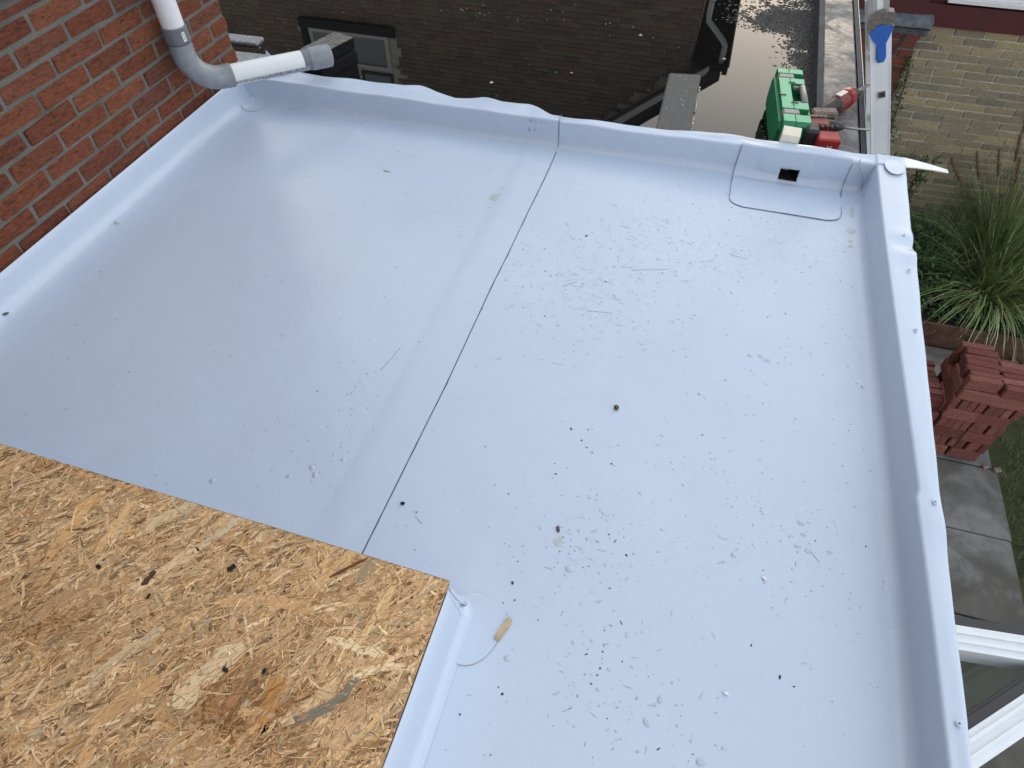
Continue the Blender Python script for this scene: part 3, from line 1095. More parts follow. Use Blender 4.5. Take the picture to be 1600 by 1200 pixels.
def strands(n, lmin, lmax, wmin, wmax, zbase, dz, needle=False, colmul=(.75, 1.15)):
    V, F, C, U = [], [], [], []
    cx = RNG.uniform(X0, X1, n); cy = RNG.uniform(Y0, Y1, n)
    ln = np.exp(RNG.uniform(math.log(lmin), math.log(lmax), n)); wd = RNG.uniform(wmin, wmax, n)
    # many strands run the long way of the board (about 50 degrees), the rest anyhow
    ang = np.where(RNG.random(n) < .55, RNG.normal(.95, .38, n), RNG.uniform(0, math.pi, n))
    pc = RNG.choice(len(PAL), n, p=PW)
    br = RNG.uniform(*colmul, n)
    for i in range(n):
        ca, sa = math.cos(ang[i]), math.sin(ang[i])
        L, W = ln[i] / 2, wd[i] / 2
        nseg = 3 if needle else 5
        top, bot = [], []
        bend = RNG.normal(0, .05) * ln[i]
        for k_ in range(nseg + 1):
            s = -L + 2 * L * k_ / nseg
            cv = bend * (1 - (s / L) ** 2)
            e = 1.0 if 0 < k_ < nseg else RNG.uniform(.25, 1.0)
            j1, j2 = RNG.normal(0, .10, 2)
            top.append((s + RNG.normal(0, .05) * W * 2, cv + W * (e + j1)))
            bot.append((s + RNG.normal(0, .05) * W * 2, cv - W * (e + j2)))
        poly = top + bot[::-1]
        tilt = RNG.normal(0, .00025)
        tiltw = RNG.normal(0, .00018)
        o = len(V)
        uo, vo = RNG.uniform(0, 50, 2)
        zz = zbase + dz * i / n
        for (s, t) in poly:
            x = cx[i] + s * ca - t * sa
            y = cy[i] + s * sa + t * ca
            x = min(max(x, X0), -.2845)
            y = min(y, deck_edge_y(x) - .0012)
            V.append((x, y, zz + tilt * s / L + tiltw * t / max(W, 1e-4) + .0002))
            U.append((s + uo, t + vo))
        F.append(tuple(range(o, len(V))))
        wet = math.exp(-(((cx[i] + .56) / .13) ** 2 + ((cy[i] - .175) / .075) ** 2)) + .7 * math.exp(-(((cx[i] + 1.02) / .08) ** 2 + ((cy[i] - .20) / .05) ** 2))
        wet = min(1.0, wet * 1.3) * (1 if RNG.random() < .8 else .2)
        C.append(PAL[pc[i]] * br[i] * (np.array((1.68, 1.62, 1.42)) * (1 - wet) + wet * np.array((1.0, .76, .52))))
    return V, F, C, U

V, F, C, U = [], [], [], []
for args in ((4200, .035, .13, .004, .015, .1304, .0010, False), (9000, .015, .07, .0015, .006, .1312, .0008, False), (24000, .004, .028, .0005, .0018, .1319, .0008, True, (.55, 1.45))):
    v, f, c, u = strands(*args)
    o = len(V)
    V += v; U += u; C += c
    F += [tuple(i + o for i in q) for q in f]
np_mesh("strand_layer", V, F, 'strand', dk, np.array(C), np.array(U), "stuff")
# the largest single flakes on top
def flake(cx, cy, L, W, deg, col, bend=0.0, z=.1321, mess=.2):
    V, U = [], []
    ca, sa = math.cos(R(deg)), math.sin(R(deg))
    top, bot = [], []
    n = 8
    for k_ in range(n + 1):
        s = -L / 2 + L * k_ / n
        cv = bend * (1 - (2 * s / L) ** 2)
        e = 1.0 if 0 < k_ < n else random.uniform(.3, .9)
        top.append((s, cv + W / 2 * (e + random.gauss(0, mess)), ))
        bot.append((s, cv - W / 2 * (e + random.gauss(0, mess)), ))
    poly = top + bot[::-1]
    uo, vo = random.uniform(0, 50), random.uniform(0, 50)
    up, dn = [], []
    for s, t in poly:
        x, y = cx + s * ca - t * sa, cy + s * sa + t * ca
        x = min(x, -.2845); y = min(y, deck_edge_y(x) - .0012)
        up.append((x, y, z)); dn.append((x, y, z - .0009)); U.append((s + uo, t + vo))
    m = len(poly)
    faces = [tuple(range(m))] + [(i, (i + 1) % m, (i + 1) % m + m, i + m) for i in range(m)]
    np_mesh("strand", up + dn, faces, 'strand', dk, np.array([col] * len(faces)) * np.array((1.6, 1.54, 1.36)), np.array(U + U))
GREY_, PALE, TAN, BRN = (.21, .19, .165), (.50, .40, .28), (.43, .28, .15), (.20, .10, .045)
flake(-.655, .205, .15, .046, 62, (.46, .36, .245), .006)
flake(-.425, .228, .125, .017, 52, (.135, .125, .105), -.012, .1323)
flake(-.47, .205, .15, .020, 54, (.45, .33, .2), -.012, .1319)
flake(-.52, .19, .10, .030, 95, (.33, .17, .06), 0, .1319)
flake(-.86, .365, .14, .022, 58, (.47, .36, .24), .004)
flake(-.884, .338, .035, .012, 80, (.06, .03, .02), 0, .1330)
flake(-.497, .474, .085, .006, 46, (.09, .04, .02), 0, .1330)
flake(-.62, .35, .20, .022, 12, (.40, .25, .13), .016)
flake(-1.12, .40, .16, .030, 92, (.43, .26, .12), 0)
flake(-1.03, .415, .13, .018, 92, (.47, .31, .16), 0, .1323)
flake(-.80, .47, .11, .016, 60, (.40, .34, .26), 0)
flake(-.93, .475, .12, .026, 50, (.42, .33, .22), 0)
flake(-.40, .40, .13, .014, 82, (.48, .34, .19), 0)
flake(-.415, .33, .12, .014, 2, (.54, .43, .29), 0)
flake(-.52, .47, .12, .028, 68, (.41, .27, .14), 0)
flake(-.46, .475, .06, .026, 78, (.22, .175, .125), 0)
flake(-.37, .20, .09, .03, 70, (.38, .25, .15), 0)
flake(-1.02, .25, .15, .03, 52, (.30, .20, .12), .004)
flake(-.83, .20, .14, .02, 60, (.38, .31, .22), 0)
flake(-.78, .12, .13, .028, 55, (.36, .22, .11), 0)
for i in range(60):
    flake(random.uniform(-1.5, -.30), random.uniform(.0, .5), random.uniform(.06, .14), random.uniform(.004, .014), random.gauss(56, 25) if i % 3 else random.uniform(0, 180),
          tuple(PAL[random.randrange(9)] * random.uniform(.8, 1.15)), random.gauss(0, .004), .1314 + .0008 * random.random())
# wet brown knots and dark chips on it
for (x, y, s) in ((-.731, .405, .010), (-.632, .222, .007), (-.86, .305, .006), (-.56, .24, .006), (-1.0, .33, .007), (-.60, .39, .003)):
    flake(x, y, s * 1.8, s, random.uniform(0, 180), (.012, .011, .011), 0, .1345, .2)

# ================================================================== drainpipe
dp = thing("drainpipe", "white plastic drainpipe with grey elbow running down the red bricks and over the roof edge", "drainpipe", (-1.903, 2.10, .05))
vx, vy = -1.903, 2.102
MB().tube([(vx, vy, 2.6), (vx, vy, 1.5), (vx, vy, .425)], .040, 28).build("pipe", 'pvc_white', dp, smooth=40)
dirh = Vector((.655, .755, -.05)).normalized()
Rb = .118
zc = .342
pts = [(vx, vy, .383), (vx, vy, zc)]
cen = Vector((vx, vy, zc)) + Vector((dirh.x, dirh.y, 0)).normalized() * Rb
hd = Vector((dirh.x, dirh.y, 0)).normalized()
for i in range(1, 13):
    a = i / 12 * math.pi / 2 * 1.0
    p = Vector((vx, vy, zc)) + hd * (Rb - Rb * math.cos(a)) + Vector((0, 0, -Rb * math.sin(a)))
    pts.append(tuple(p))
pe = Vector(pts[-1])
pts.append(tuple(pe + dirh * .03))
MB().tube(pts, .0435, 28).build("elbow", 'pvc_grey_pale', dp, smooth=40)
MB().tube([(vx, vy, .384), (vx, vy, .386), (vx, vy, .438), (vx, vy, .440)], [.044, .0462, .0462, .044], 28).build("collar", 'pvc_grey', dp, smooth=40)
MB().tube([(vx, vy, .3805), (vx, vy, .3835)], .0452, 28).build("sealing_ring", 'pvc_ring', dp, smooth=40)
pa = pe + dirh * .028
pb = pe + dirh * .362
MB().tube([tuple(pa), tuple(pb)], .0395, 28).build("pipe", 'pvc_white', dp, smooth=40)
for q in (.0, .012):
    MB().tube([tuple(pe + dirh * (.008 + q)), tuple(pe + dirh * (.012 + q))], .0448, 28).build("ridge", 'pvc_grey_pale', dp, smooth=40)
MB().tube([tuple(pb - dirh * .012), tuple(pb), tuple(pb + dirh * .075), tuple(pb + dirh * .078)], [.0415, .0445, .0445, .041], 28).build("socket", 'pvc_grey_pale', dp, smooth=40)
MB().tube([tuple(pb - dirh * .045), tuple(pb - dirh * .013)], [.0398, .0405], 28).build("sealing_ring", 'pvc_grey', dp, smooth=40)
# dirt line along the underside, paper sticker
dl = MB()
side = Vector((dirh.y, -dirh.x, 0))
rows = []
for i in range(24):
    f = i / 23
    p = pa.lerp(pb, f)
    wd = .012 + .012 * abs(wob(f * 9, 0, 1, 2)) + .012 * f
    row = []
    for j in range(5):
        a = R(-16) - (wd / .04) * (j / 4)
        row.append(tuple(p + (side * math.cos(a) + Vector((0, 0, 1)) * math.sin(a)) * .0402))
    rows.append(row)
M['pipe_dirt'] = simple("algae_on_pipe", (.30, .32, .33), .6, var=.6, scale=90)
dl.grid(rows).build("dirt_streak", 'pipe_dirt', dp, smooth=True, fixn=False)
st = MB()
rows, rows2 = [], []
for i in range(7):
    a = R(-8 + 16 * i / 6) + math.atan2(-.30, .95)
    rows.append([(vx + .0467 * math.cos(a), vy + .0467 * math.sin(a), z) for z in (.394, .404, .414, .426)])
st.grid(rows).build("paper_sticker", 'paper', dp, fixn=False)
st2 = MB()
for zz in (.401, .409, .417):
    st2.grid([[(vx + .0469 * math.cos(a), vy + .0469 * math.sin(a), z) for z in (zz, zz + .003)] for a in [R(-5 + 10 * i / 4) + math.atan2(-.30, .95) for i in range(5)]])
st2.build("sticker_print", 'ink', dp, fixn=False)
# wall clip
MB().box((WX - .01, vy - .012, 1.2), (vx, vy + .012, 1.225)).build("pipe_bracket", 'pvc_grey', dp)

# ================================================================== black grooved block that takes the pipe
gb = thing("drain_block", "black grooved block with a mossy top at the end of the white drainpipe", "drain block", (-1.63, 2.72, -.12))
bd_ = Vector((.30, .954, 0)).normalized()
bs_ = Vector((bd_.y, -bd_.x, 0))
base = Vector((-1.618, 2.585, 0))        # right near corner, seen from above
def bb(s, t, z):
    p = base + bd_ * s - bs_ * t
    return (p.x, p.y, z)
body = MB()
prof = [(0, .168), (0, .128), (.008, .122), (.008, .116), (-.006, .110), (-.006, .066), (.004, .058), (.004, -.118), (.118, -.118), (.118, .168)]
N = 12
rows = []
for i in range(N + 1):
    s = -.02 + .225 * i / N
    rows.append([bb(s + (.004 * wob(i, j, 3.1, 2) if i == N else 0), t + .0015 * wob(s * 60, j * 2, 1, 3), z) for j, (t, z) in enumerate(prof)] )
body.grid([r + [r[0]] for r in rows])
body.add(rows[-1], [tuple(range(len(prof)))])
body.add(rows[0], [tuple(reversed(range(len(prof))))])
body.build("block", 'black_plastic', gb)
def mossy():
    m, t, b = newmat("mossy_block_top")
    pos = objpos(t)
    c = ramp(t, [(.3, (.035, .036, .034)), (.5, (.15, .145, .13)), (.72, (.30, .285, .25))], noise(t, 60, 6, .7, pos, None, .5))
    c = mixc(t, math_(t, 'MULTIPLY', ramp_val(t, noise(t, 22, 4, .6, pos), .55, .7), .6), c, (.13, .11, .06))
    t.links.new(c, b.inputs["Base Color"])
    b.inputs["Roughness"].default_value = .8
    bump(t, b, noise(t, 150, 5, .7, pos), .8, .006)
    return m
M['moss_top'] = mossy()
mt = MB()
mt.grid([[(*bb(-.015 + .22 * i / 14, .001 + .114 * j / 9, 0)[:2], .170 + .003 * wob(i * 1.7, j * 1.9, .5, 3)) for j in range(10)] for i in range(15)])
mt.build("mossy_top", 'moss_top', gb, smooth=True, fixn=False)

# ================================================================== neighbouring flat-roofed garage
fg = thing("garage", "low flat roofed building behind the roof edge with a wet grey kerb and standing water", "garage", (-3, 6, GZ))
MB().box((-6.0, 2.60, GZ), (.66, 9.32, -.13)).build("wall", 'plaster', fg)
MB().box((-6.0, 2.60, -.128), (.60, 9.32, -.105)).build("roof_deck", 'felt', fg)
def kl(y): return .522 + .0206 * (y - 3.06)
def kr(y): return .664 + .0235 * (y - 2.73) - .004 * max(0, y - 3.5)
kb = MB()
yk = [2.56 + i * .5 for i in range(14)]
rows = []
for y in yk:
    rows.append([(kl(y) - .001, y, -.11), (kl(y) - .001, y, -.004), (kl(y) + .006, y, .0), ((kl(y) + kr(y)) / 2, y, .003), (kr(y) - .006, y, .0), (kr(y) + .001, y, -.004), (kr(y) + .001, y, -.14)])
kb.grid(rows)
kb.add(rows[0], [tuple(range(7))])
ko = kb.build("kerb", 'kerb', fg, fixn=False)
tr = MB()
for f, s in ((kl, -1), (kr, 1)):
    a = [f(y) + s * .0025 for y in yk]
    tr.grid([[(x, y, .004), (x + s * .022, y, .002), (x + s * .024, y, -.006), (x + s * .024, y, -.13), (x + s * .020, y, -.13)] for x, y in zip(a, yk)])
tr.build("kerb_trim", 'dark_metal', fg, fixn=False)
te = MB()
for f, s in ((kr, 1),):
    te.grid([[(f(y) + s * .0255, y, .004), (f(y) + s * .0285, y, .004), (f(y) + s * .0285, y, -.02)] for y in yk])
te.build("trim_edge", 'alu_grey', fg, fixn=False)

wm = MB().grid([[(x, y, WZ) for x in (-5.99, -2, .50 + .0206 * (y - 3.06) - .004)] for y in (2.57, 4, 6, 9.31)])
tag(wm.build("water", 'water', fixn=False), kind="structure")

# wet debris washed up against the kerb
def debris():
    V, F, C = [], [], []
    cnt = 0
    tries = 0
    while cnt < 22000 and tries < 200000:
        tries += 1
        y = random.uniform(2.6, 5.6)
        d = abs(random.gauss(0, 1))
        u = kl(y) - .03
        wdt = .040 + .075 * max(0, wob(y * 2.2, 0, 1, 4) + .35) + (.05 if y > 4.0 else 0) + (.07 if y > 4.3 else 0)
        x = u + .03 - d * wdt
        if y > 4.08 and random.random() < .45:      # a tongue reaching across the water
            y = 4.13 + random.gauss(0, .05) + .12 * (random.random() > .5)
            x = u - abs(random.gauss(.1, .13))
        if wob(x * 14, y * 14, 1, 6) + random.uniform(-.35, .35) < -.30:
            continue
        s = random.uniform(.003, .012)
        a = random.uniform(0, 6.28)
        o = len(V)
        hh = random.uniform(.001, .005)
        for q in range(5):
            aa = a + q * 1.2566
            V.append((x + s * math.cos(aa) * random.uniform(.5, 1.2), y + s * math.sin(aa) * random.uniform(.5, 1.2), WZ + .0006))
        V.append((x, y, WZ + hh))
        g = random.choice([.03, .045, .06, .10, .02])
        for q in range(5):
            F.append((o + q, o + (q + 1) % 5, o + 5)); C.append((g, g * .96, g * .9))
        cnt += 1
    np_mesh("roof_debris", V, F, 'speck', None, np.array(C), None, "stuff")
debris()
def flecks():
    V, F, C = [], [], []
    spots = [(.074, 3.613, .011), (-.381, 3.782, .012), (-.994, 3.042, .010), (-.641, 3.248, .008)]
    for i in range(170):
        if i < 80:
            spots.append((random.uniform(-2.4, .4), random.uniform(2.7, 4.4), random.uniform(.0012, .0038)))
        else:
            c = random.choice([(-2.2, 3.1), (-1.95, 3.0), (-1.1, 3.8), (-1.5, 3.9), (-.6, 3.9), (.2, 3.4), (-.9, 3.9), (-1.25, 3.85)])
            spots.append((random.gauss(c[0], .10), random.gauss(c[1], .06), random.uniform(.0015, .0042)))
    for (x, y, s) in spots:
        o = len(V)
        a = random.uniform(0, 6)
        for q in range(6):
            V.append((x + s * math.cos(a + q * 1.047) * random.uniform(.6, 1.1), y + s * math.sin(a + q * 1.047) * random.uniform(.6, 1.1), WZ + .0008))
        V.append((x, y, WZ + s * .6))
        g = random.uniform(.35, .75) if s > .003 else random.uniform(.12, .5)
        for q in range(6):
            F.append((o + q, o + (q + 1) % 6, o + 6)); C.append((g, g * .98, g * .93))
    np_mesh("floating_flecks", V, F, 'speck', None, np.array(C), None, "stuff")
flecks()
# speckled slabs drawn for the rippled sky reflection by the wall corner
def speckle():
    m, t, b = newmat("speckled_sky_glint")
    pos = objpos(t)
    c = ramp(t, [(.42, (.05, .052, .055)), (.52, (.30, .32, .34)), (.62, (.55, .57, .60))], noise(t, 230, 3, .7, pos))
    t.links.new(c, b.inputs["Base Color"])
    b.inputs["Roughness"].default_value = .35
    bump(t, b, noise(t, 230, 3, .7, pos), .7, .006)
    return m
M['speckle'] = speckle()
for (x0, x1_, y0, y1, lb) in ((-2.62, -2.31, 3.085, 3.17, "narrow speckled slab standing in for rippled sky reflection on the water farther behind the brick corner"), (-2.60, -2.06, 2.80, 2.985, "wider speckled slab standing in for sky reflection on the water close behind the drainpipe")):
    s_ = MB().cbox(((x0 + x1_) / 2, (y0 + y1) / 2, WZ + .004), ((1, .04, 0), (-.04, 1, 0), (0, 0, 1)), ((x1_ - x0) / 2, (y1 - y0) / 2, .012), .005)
    tag(s_.build("sky_glint_slab", 'speckle', origin=((x0 + x1_) / 2, (y0 + y1) / 2, WZ)), lb, "stone slab", "sky reflections on the water")

# felt-covered block reaching out over the water
fb = thing("felt_block", "dark felt covered block reaching from the roof edge out over the standing water", "block", (-.09, 2.95, -.12))
fm = MB()
cs = [(-.148, 2.505), (-.0095, 2.510), (-.019, 3.222), (-.1655, 3.200)]
n = 26
rows = []
for i in range(n + 1):
    f = i / n
    a = Vector((*cs[0], 0)).lerp(Vector((*cs[3], 0)), f)
    b = Vector((*cs[1], 0)).lerp(Vector((*cs[2], 0)), f)
    e = .004 * wob(f * 22, 0, 1, 5) + .002 * wob(f * 60, 3, 1, 5)
    rows.append([(a.x, a.y, -.12), (a.x, a.y, -.006), (a.x + .006, a.y, -.0005)] + [tuple(a.lerp(b, .06 + .88 * j / 8) + Vector((0, 0, .002 * wob(i * .6, j, .8, 7)))) for j in range(9)] + [(b.x - .006 + e, b.y, -.0005), (b.x + e, b.y, -.007), (b.x + e - .004, b.y, -.12)])
fm.grid(rows)
fm.add(rows[-1], [tuple(range(len(rows[-1])))])
fm.build("felt_cover", 'felt', fb, fixn=True)
fo = MB()
for i in range(18):
    f = random.random()
    b = Vector((*cs[1], 0)).lerp(Vector((*cs[2], 0)), f * .9)
    r_ = random.uniform(.0012, .003)
    fo.obox((b.x + .006, b.y, -.012 - random.random() * .03), ((1, .3, .2), (-.3, 1, .1), (0, 0, 1)), (r_, r_ * 1.4, r_))
tag(fo.build("foam_crumbs", 'flap', fb), kind='stuff')
fp = MB()
for i in range(12):
    f, g = random.random(), random.random()
    a = Vector((*cs[0], 0)).lerp(Vector((*cs[3], 0)), f); b = Vector((*cs[1], 0)).lerp(Vector((*cs[2], 0)), f)
    p = a.lerp(b, g)
    r_ = random.uniform(.0008, .0018)
    fp.obox((p.x, p.y, .002), ((1, .3, .2), (-.3, 1, .1), (0, 0, 1)), (r_, r_ * 1.3, r_))
tag(fp.build("grit", 'paper', fb), kind='stuff')

# ================================================================== green tool case
tcse = thing("tool_case", "green plastic power tool case standing on edge with grey latches and handle", "tool case", (.32, 2.85, WZ))
ZT = .10
# local frame: s along the case (near to far), t across (left to right), z up
near = Vector((.327, 2.672, 0)); far = Vector((.287, 3.159, 0))
sd_ = (far - near).normalized(); td_ = Vector((sd_.y, -sd_.x, 0)); LC = (far - near).length
def tcp(s, t, z):
    p = near + sd_ * s + td_ * t
    return (p.x, p.y, z)
WC = .122
def shell(t0, t1, lip_side, name):
    """one half of the case: rounded outline in s-z, from t0 to t1"""
    r, zb = .035, WZ + .0
    out = []
    def arc(cs_, cz_, a0, a1):
        for i in range(6):
            a = R(a0 + (a1 - a0) * i / 5)
            out.append((cs_ + r * math.cos(a), cz_ + r * math.sin(a)))
    arc(LC - r, zb + r, -90, 0)
    out += [(LC, ZT - .012), (LC - .012, ZT)]
    # two latch notches and a handle recess in the top
    for (sa, sb, dp_) in ((.434, .390, .030), (.118, .070, .030)):
        out += [(sa, ZT), (sa, ZT - dp_), (sb, ZT - dp_), (sb, ZT)]
    if t1 > .06:
        i_ = len(out) - 4
        out[i_:i_] = [(.340, ZT), (.340, ZT - .05), (.175, ZT - .05), (.175, ZT)]
    out += [(.012, ZT), (0, ZT - .012)]
    arc(r, zb + r, 180, 270)
    mb = MB()
    mb.prism(out, t0, t1, lambda u, v, h: tcp(u, h, v))
    return mb.build(name, 'green', tcse)
shell(.012, .058, 0, "lid")
shell(.060, .118, 1, "base_shell")
pn = MB()                                   # raised broad panels either side
for t0, t1, zz in ((.0, .0115, 0), (.1185, .128, 0)):
    pn.prism([(.05, WZ + .035), (LC - .05, WZ + .035), (LC - .03, WZ + .06), (LC - .03, ZT - .045), (LC - .05, ZT - .02), (.05, ZT - .02), (.03, ZT - .045), (.03, WZ + .06)], t0, t1, lambda u, v, h: tcp(u, h, v))
pn.build("side_panel", 'green', tcse)
# paler top faces on the shells, light from above painted in
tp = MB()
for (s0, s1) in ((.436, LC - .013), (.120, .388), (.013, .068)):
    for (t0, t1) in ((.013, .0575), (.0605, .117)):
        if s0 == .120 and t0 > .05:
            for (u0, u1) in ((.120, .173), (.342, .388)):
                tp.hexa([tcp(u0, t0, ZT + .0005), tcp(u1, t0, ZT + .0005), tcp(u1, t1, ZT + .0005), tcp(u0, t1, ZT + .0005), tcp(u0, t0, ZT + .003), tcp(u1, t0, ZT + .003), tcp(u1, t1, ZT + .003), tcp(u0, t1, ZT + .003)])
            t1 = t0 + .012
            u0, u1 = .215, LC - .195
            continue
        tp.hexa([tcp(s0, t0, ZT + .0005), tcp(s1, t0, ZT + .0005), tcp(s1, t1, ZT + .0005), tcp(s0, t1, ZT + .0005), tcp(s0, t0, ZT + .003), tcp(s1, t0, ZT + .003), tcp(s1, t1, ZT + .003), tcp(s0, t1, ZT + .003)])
tp.build("top_rim", 'green_lit', tcse)
for (s0, s1) in ((.392, .431), (.073, .115)):
    lt = MB()
    lt.cbox(tcp((s0 + s1) / 2, .046, ZT - .012), (sd_, td_, (0, 0, 1)), ((s1 - s0) / 2, .034, .016), .006)
    lt.build("latch", 'latch', tcse)
hd_ = MB()
ha, hb = .180, .335
hd_.cbox(tcp((ha + hb) / 2, .108, ZT - .004), (sd_, td_, (0, 0, 1)), ((hb - ha) / 2, .0125, .010), .006)
for s in (ha + .008, hb - .008):
    hd_.cbox(tcp(s, .082, ZT - .010), (sd_, td_, (0, 0, 1)), (.008, .0135, .008), .003)
hd_.build("handle", 'handle_grey', tcse, smooth=50)
for s in (.168, .347, .23):
    hg = MB().cbox(tcp(s, .064 if s != .23 else .02, ZT + .003), (sd_, td_, (0, 0, 1)), (.0045, .014, .003), .001)
    hg.build("hinge_slot", 'gasket', tcse)

# pale timber offcut just behind the roof edge
wd = thing("timber_offcut", "short pale cream timber offcut standing against the green tool case", "timber offcut", (.355, 2.56, WZ))
wm_ = MB()
wm_.prism([(2.503, WZ), (2.540, WZ), (2.545, .150), (2.536, .158), (2.503, .140)], .326, .390, lambda u, v, h: (h, u + (h - .326) * -.06, v))
wm_.build("timber", 'offcut', wd)

# ================================================================== reciprocating saw lying on the kerb
sw = thing("reciprocating_saw", "dusty red reciprocating saw lying on the wet kerb with its blade over the edge", "power saw", (.58, 3.05, 0))
def pt(a, b, f): return tuple(Vector(a).lerp(Vector(b), f))
h0, h1 = (.500, 2.905, .045), (.655, 3.150, .045)
hdv = (Vector(h1) - Vector(h0)).normalized()
sdv = Vector((hdv.y, -hdv.x, 0))
MB().tube([h0, pt(h0, h1, .10), pt(h0, h1, .22), pt(h0, h1, .38)], [.026, .031, .030, .033], 14).build("rear_grip", 'black_tool', sw, smooth=40)
MB().tube([pt(h0, h1, .36), pt(h0, h1, .42), pt(h0, h1, .55), pt(h0, h1, .62)], [.031, .036, .037, .033], 16).build("motor_housing", 'red_dusty', sw, smooth=40)
MB().tube([pt(h0, h1, .60), pt(h0, h1, .64), pt(h0, h1, .76), pt(h0, h1, .80)], [.032, .042, .038, .028], 16).build("gear_housing", 'red_tool', sw, smooth=40)
q = Vector(pt(h0, h1, .50)) + Vector((0, 0, .0375))
MB().obox(tuple(q - sdv * .004), (hdv, sdv, (0, 0, 1)), (.030, .012, .0015)).build("label_plate", 'tag_white', sw)
MB().cbox(pt(h0, h1, .86), (hdv, sdv, (0, 0, 1)), (.022, .026, .020), .006).build("shoe", 'black_tool', sw)
bl = MB()
b0 = Vector(pt(h0, h1, .90)); b1 = b0 + hdv * .13
teeth = [(0, -.009)] + [(i * .13 / 20, -.009 + (.002 if i % 2 else 0)) for i in range(1, 20)] + [(.13, -.004), (.125, .009), (0, .009)]
bl.prism(teeth, -.0007, .0007, lambda u, v, h: tuple(b0 + hdv * u + sdv * v + Vector((0, 0, h))))
bl.build("blade", 'steel', sw)
MB().cbox((.505, 2.868, .050), ((1, .20, .02), (-.20, 1, 0), (0, 0, 1)), (.052, .024, .030), .008).build("battery_cover", 'dusty_tool', sw)
MB().cbox((.505, 2.832, .030), ((1, .20, .02), (-.20, 1, 0), (0, 0, 1)), (.050, .020, .028), .006).build("battery", 'black_tool', sw)

# ================================================================== cordless rotary hammer with its battery
rh = thing("rotary_hammer", "red and black cordless drill with a square red battery and a long steel bit", "cordless drill", (.50, 2.68, 0))
MB().cbox((.478, 2.742, .066), ((1, .16, .05), (-.16, 1, 0), (0, 0, 1)), (.040, .028, .026), .008).build("motor_housing", 'red_dusty', rh)
MB().cbox((.470, 2.775, .094), ((1, .16, .03), (-.16, 1, 0), (0, 0, 1)), (.036, .006, .004), .002).build("dusty_ridge", 'dusty_tool', rh)
MB().tube([(.505, 2.752, .070), (.535, 2.757, .070), (.560, 2.761, .068), (.575, 2.764, .067)], [.024, .022, .016, .011], 14).build("chuck", 'black_tool', rh, smooth=40)
MB().tube([(.570, 2.763, .067), (.64, 2.775, .064), (.676, 2.781, .063)], [.0045, .0045, .004], 8).build("bit", 'steel', rh, smooth=True)
MB().cbox((.452, 2.690, .050), ((1, .1, 0), (-.1, 1, 0), (0, 0, 1)), (.028, .040, .045), .01).build("grip", 'black_tool', rh)
kn = MB()
for i in range(4):
    kn.cbox((.488 + i * .018, 2.702 + i * .004, .088 + .002 * (i % 2)), ((1, .2, 0), (-.2, 1, 0), (0, 0, 1)), (.007, .009, .006), .003)
kn.build("battery_clips", 'black_tool', rh)
MB().cbox((.515, 2.655, .048), ((1, .12, 0), (-.12, 1, 0), (0, 0, 1)), (.043, .036, .036), .006).build("battery", 'red_tool', rh)
MB().box((.476, 2.6195, .030), (.500, 2.6225, .066)).build("battery_vent", 'black_tool', rh)
lp = MB()
e0 = Vector((.524, 2.617, .050))
ex_ = Vector((1, .12, 0)).normalized(); ez_ = Vector((0, 0, 1))
ey_ = Vector((.12, -1, 0)).normalized()
for dx in (-.006, .006):
    lp.obox(tuple(e0 + ex_ * dx), (ex_, ey_, ez_), (.002, .0012, .008))
lp.obox(tuple(e0), (ex_, ey_, ez_), (.0038, .0012, .002))
lp.build("emblem", 'tag_white', rh)

# ================================================================== ladder leaning on the kerb
ld = thing("ladder", "aluminium extension ladder leaning on the kerb with a blue plastic end cap", "ladder", (1.80, 3.05, GZ))
la = Vector((-.367, 0, .930)).normalized()
ln_ = Vector((.930, 0, .367)).normalized()
lo = Vector((.7875, 2.90, -.09))
def lpnt(a, b, y):
    p = lo + la * a + ln_ * b
    return Vector((p.x, p.y + y, p.z))
a_foot = (GZ + .09) / .93
for k_, yy in enumerate((0.0, .36)):
    ml = MB()
    # channel: outer web facing the roof, two flanges behind
    ml.hexa([tuple(lpnt(a, b, yy + y)) for y in (0, .003) for a, b in ((a_foot, -.036), (a_foot, .036), (.50, .036), (.50, -.036))])
    for b in (-.036, .033):
        ml.hexa([tuple(lpnt(a, bb_, yy + y)) for y in (.0031, .026) for a, bb_ in ((a_foot, b), (a_foot, b + .003), (.50, b + .003), (.50, b))])
    if k_ == 0:
        for b in (-.0355, .0315):
            ml.hexa([tuple(lpnt(a, bb_, yy + y)) for y in (-.0022, -.0002) for a, bb_ in ((a_foot, b), (a_foot, b + .004), (.39, b + .004), (.39, b))])
    ml.build("stile", 'aluminium', ld)
for i in range(-10, 3):
    a = .262 + (i - 1) * .28
    if a > .5: break
    rr_ = MB()
    c = lpnt(a, .004, 0)
    for (b0_, b1_, a0_, a1_) in ((-.014, .014, -.014, -.011), (-.014, .014, .011, .014), (-.014, -.011, -.011, .011), (.011, .014, -.011, .011)):
        rr_.hexa([tuple(lpnt(a + aa, .004 + bq, y)) for y in (-.006, .37) for aa, bq in ((a0_, b0_), (a0_, b1_), (a1_, b1_), (a1_, b0_))])
    ro = rr_.build("rung", 'alu_grey', ld)
    hm = MB()
    hm.hexa([tuple(lpnt(a + aa, .004 + bq, y)) for y in (-.0045, -.0025) for aa, bq in ((-.0105, -.0105), (-.0105, .0105), (.0105, .0105), (.0105, -.0105))])
    hm.build("rung_hollow", 'seam_dark', ro)
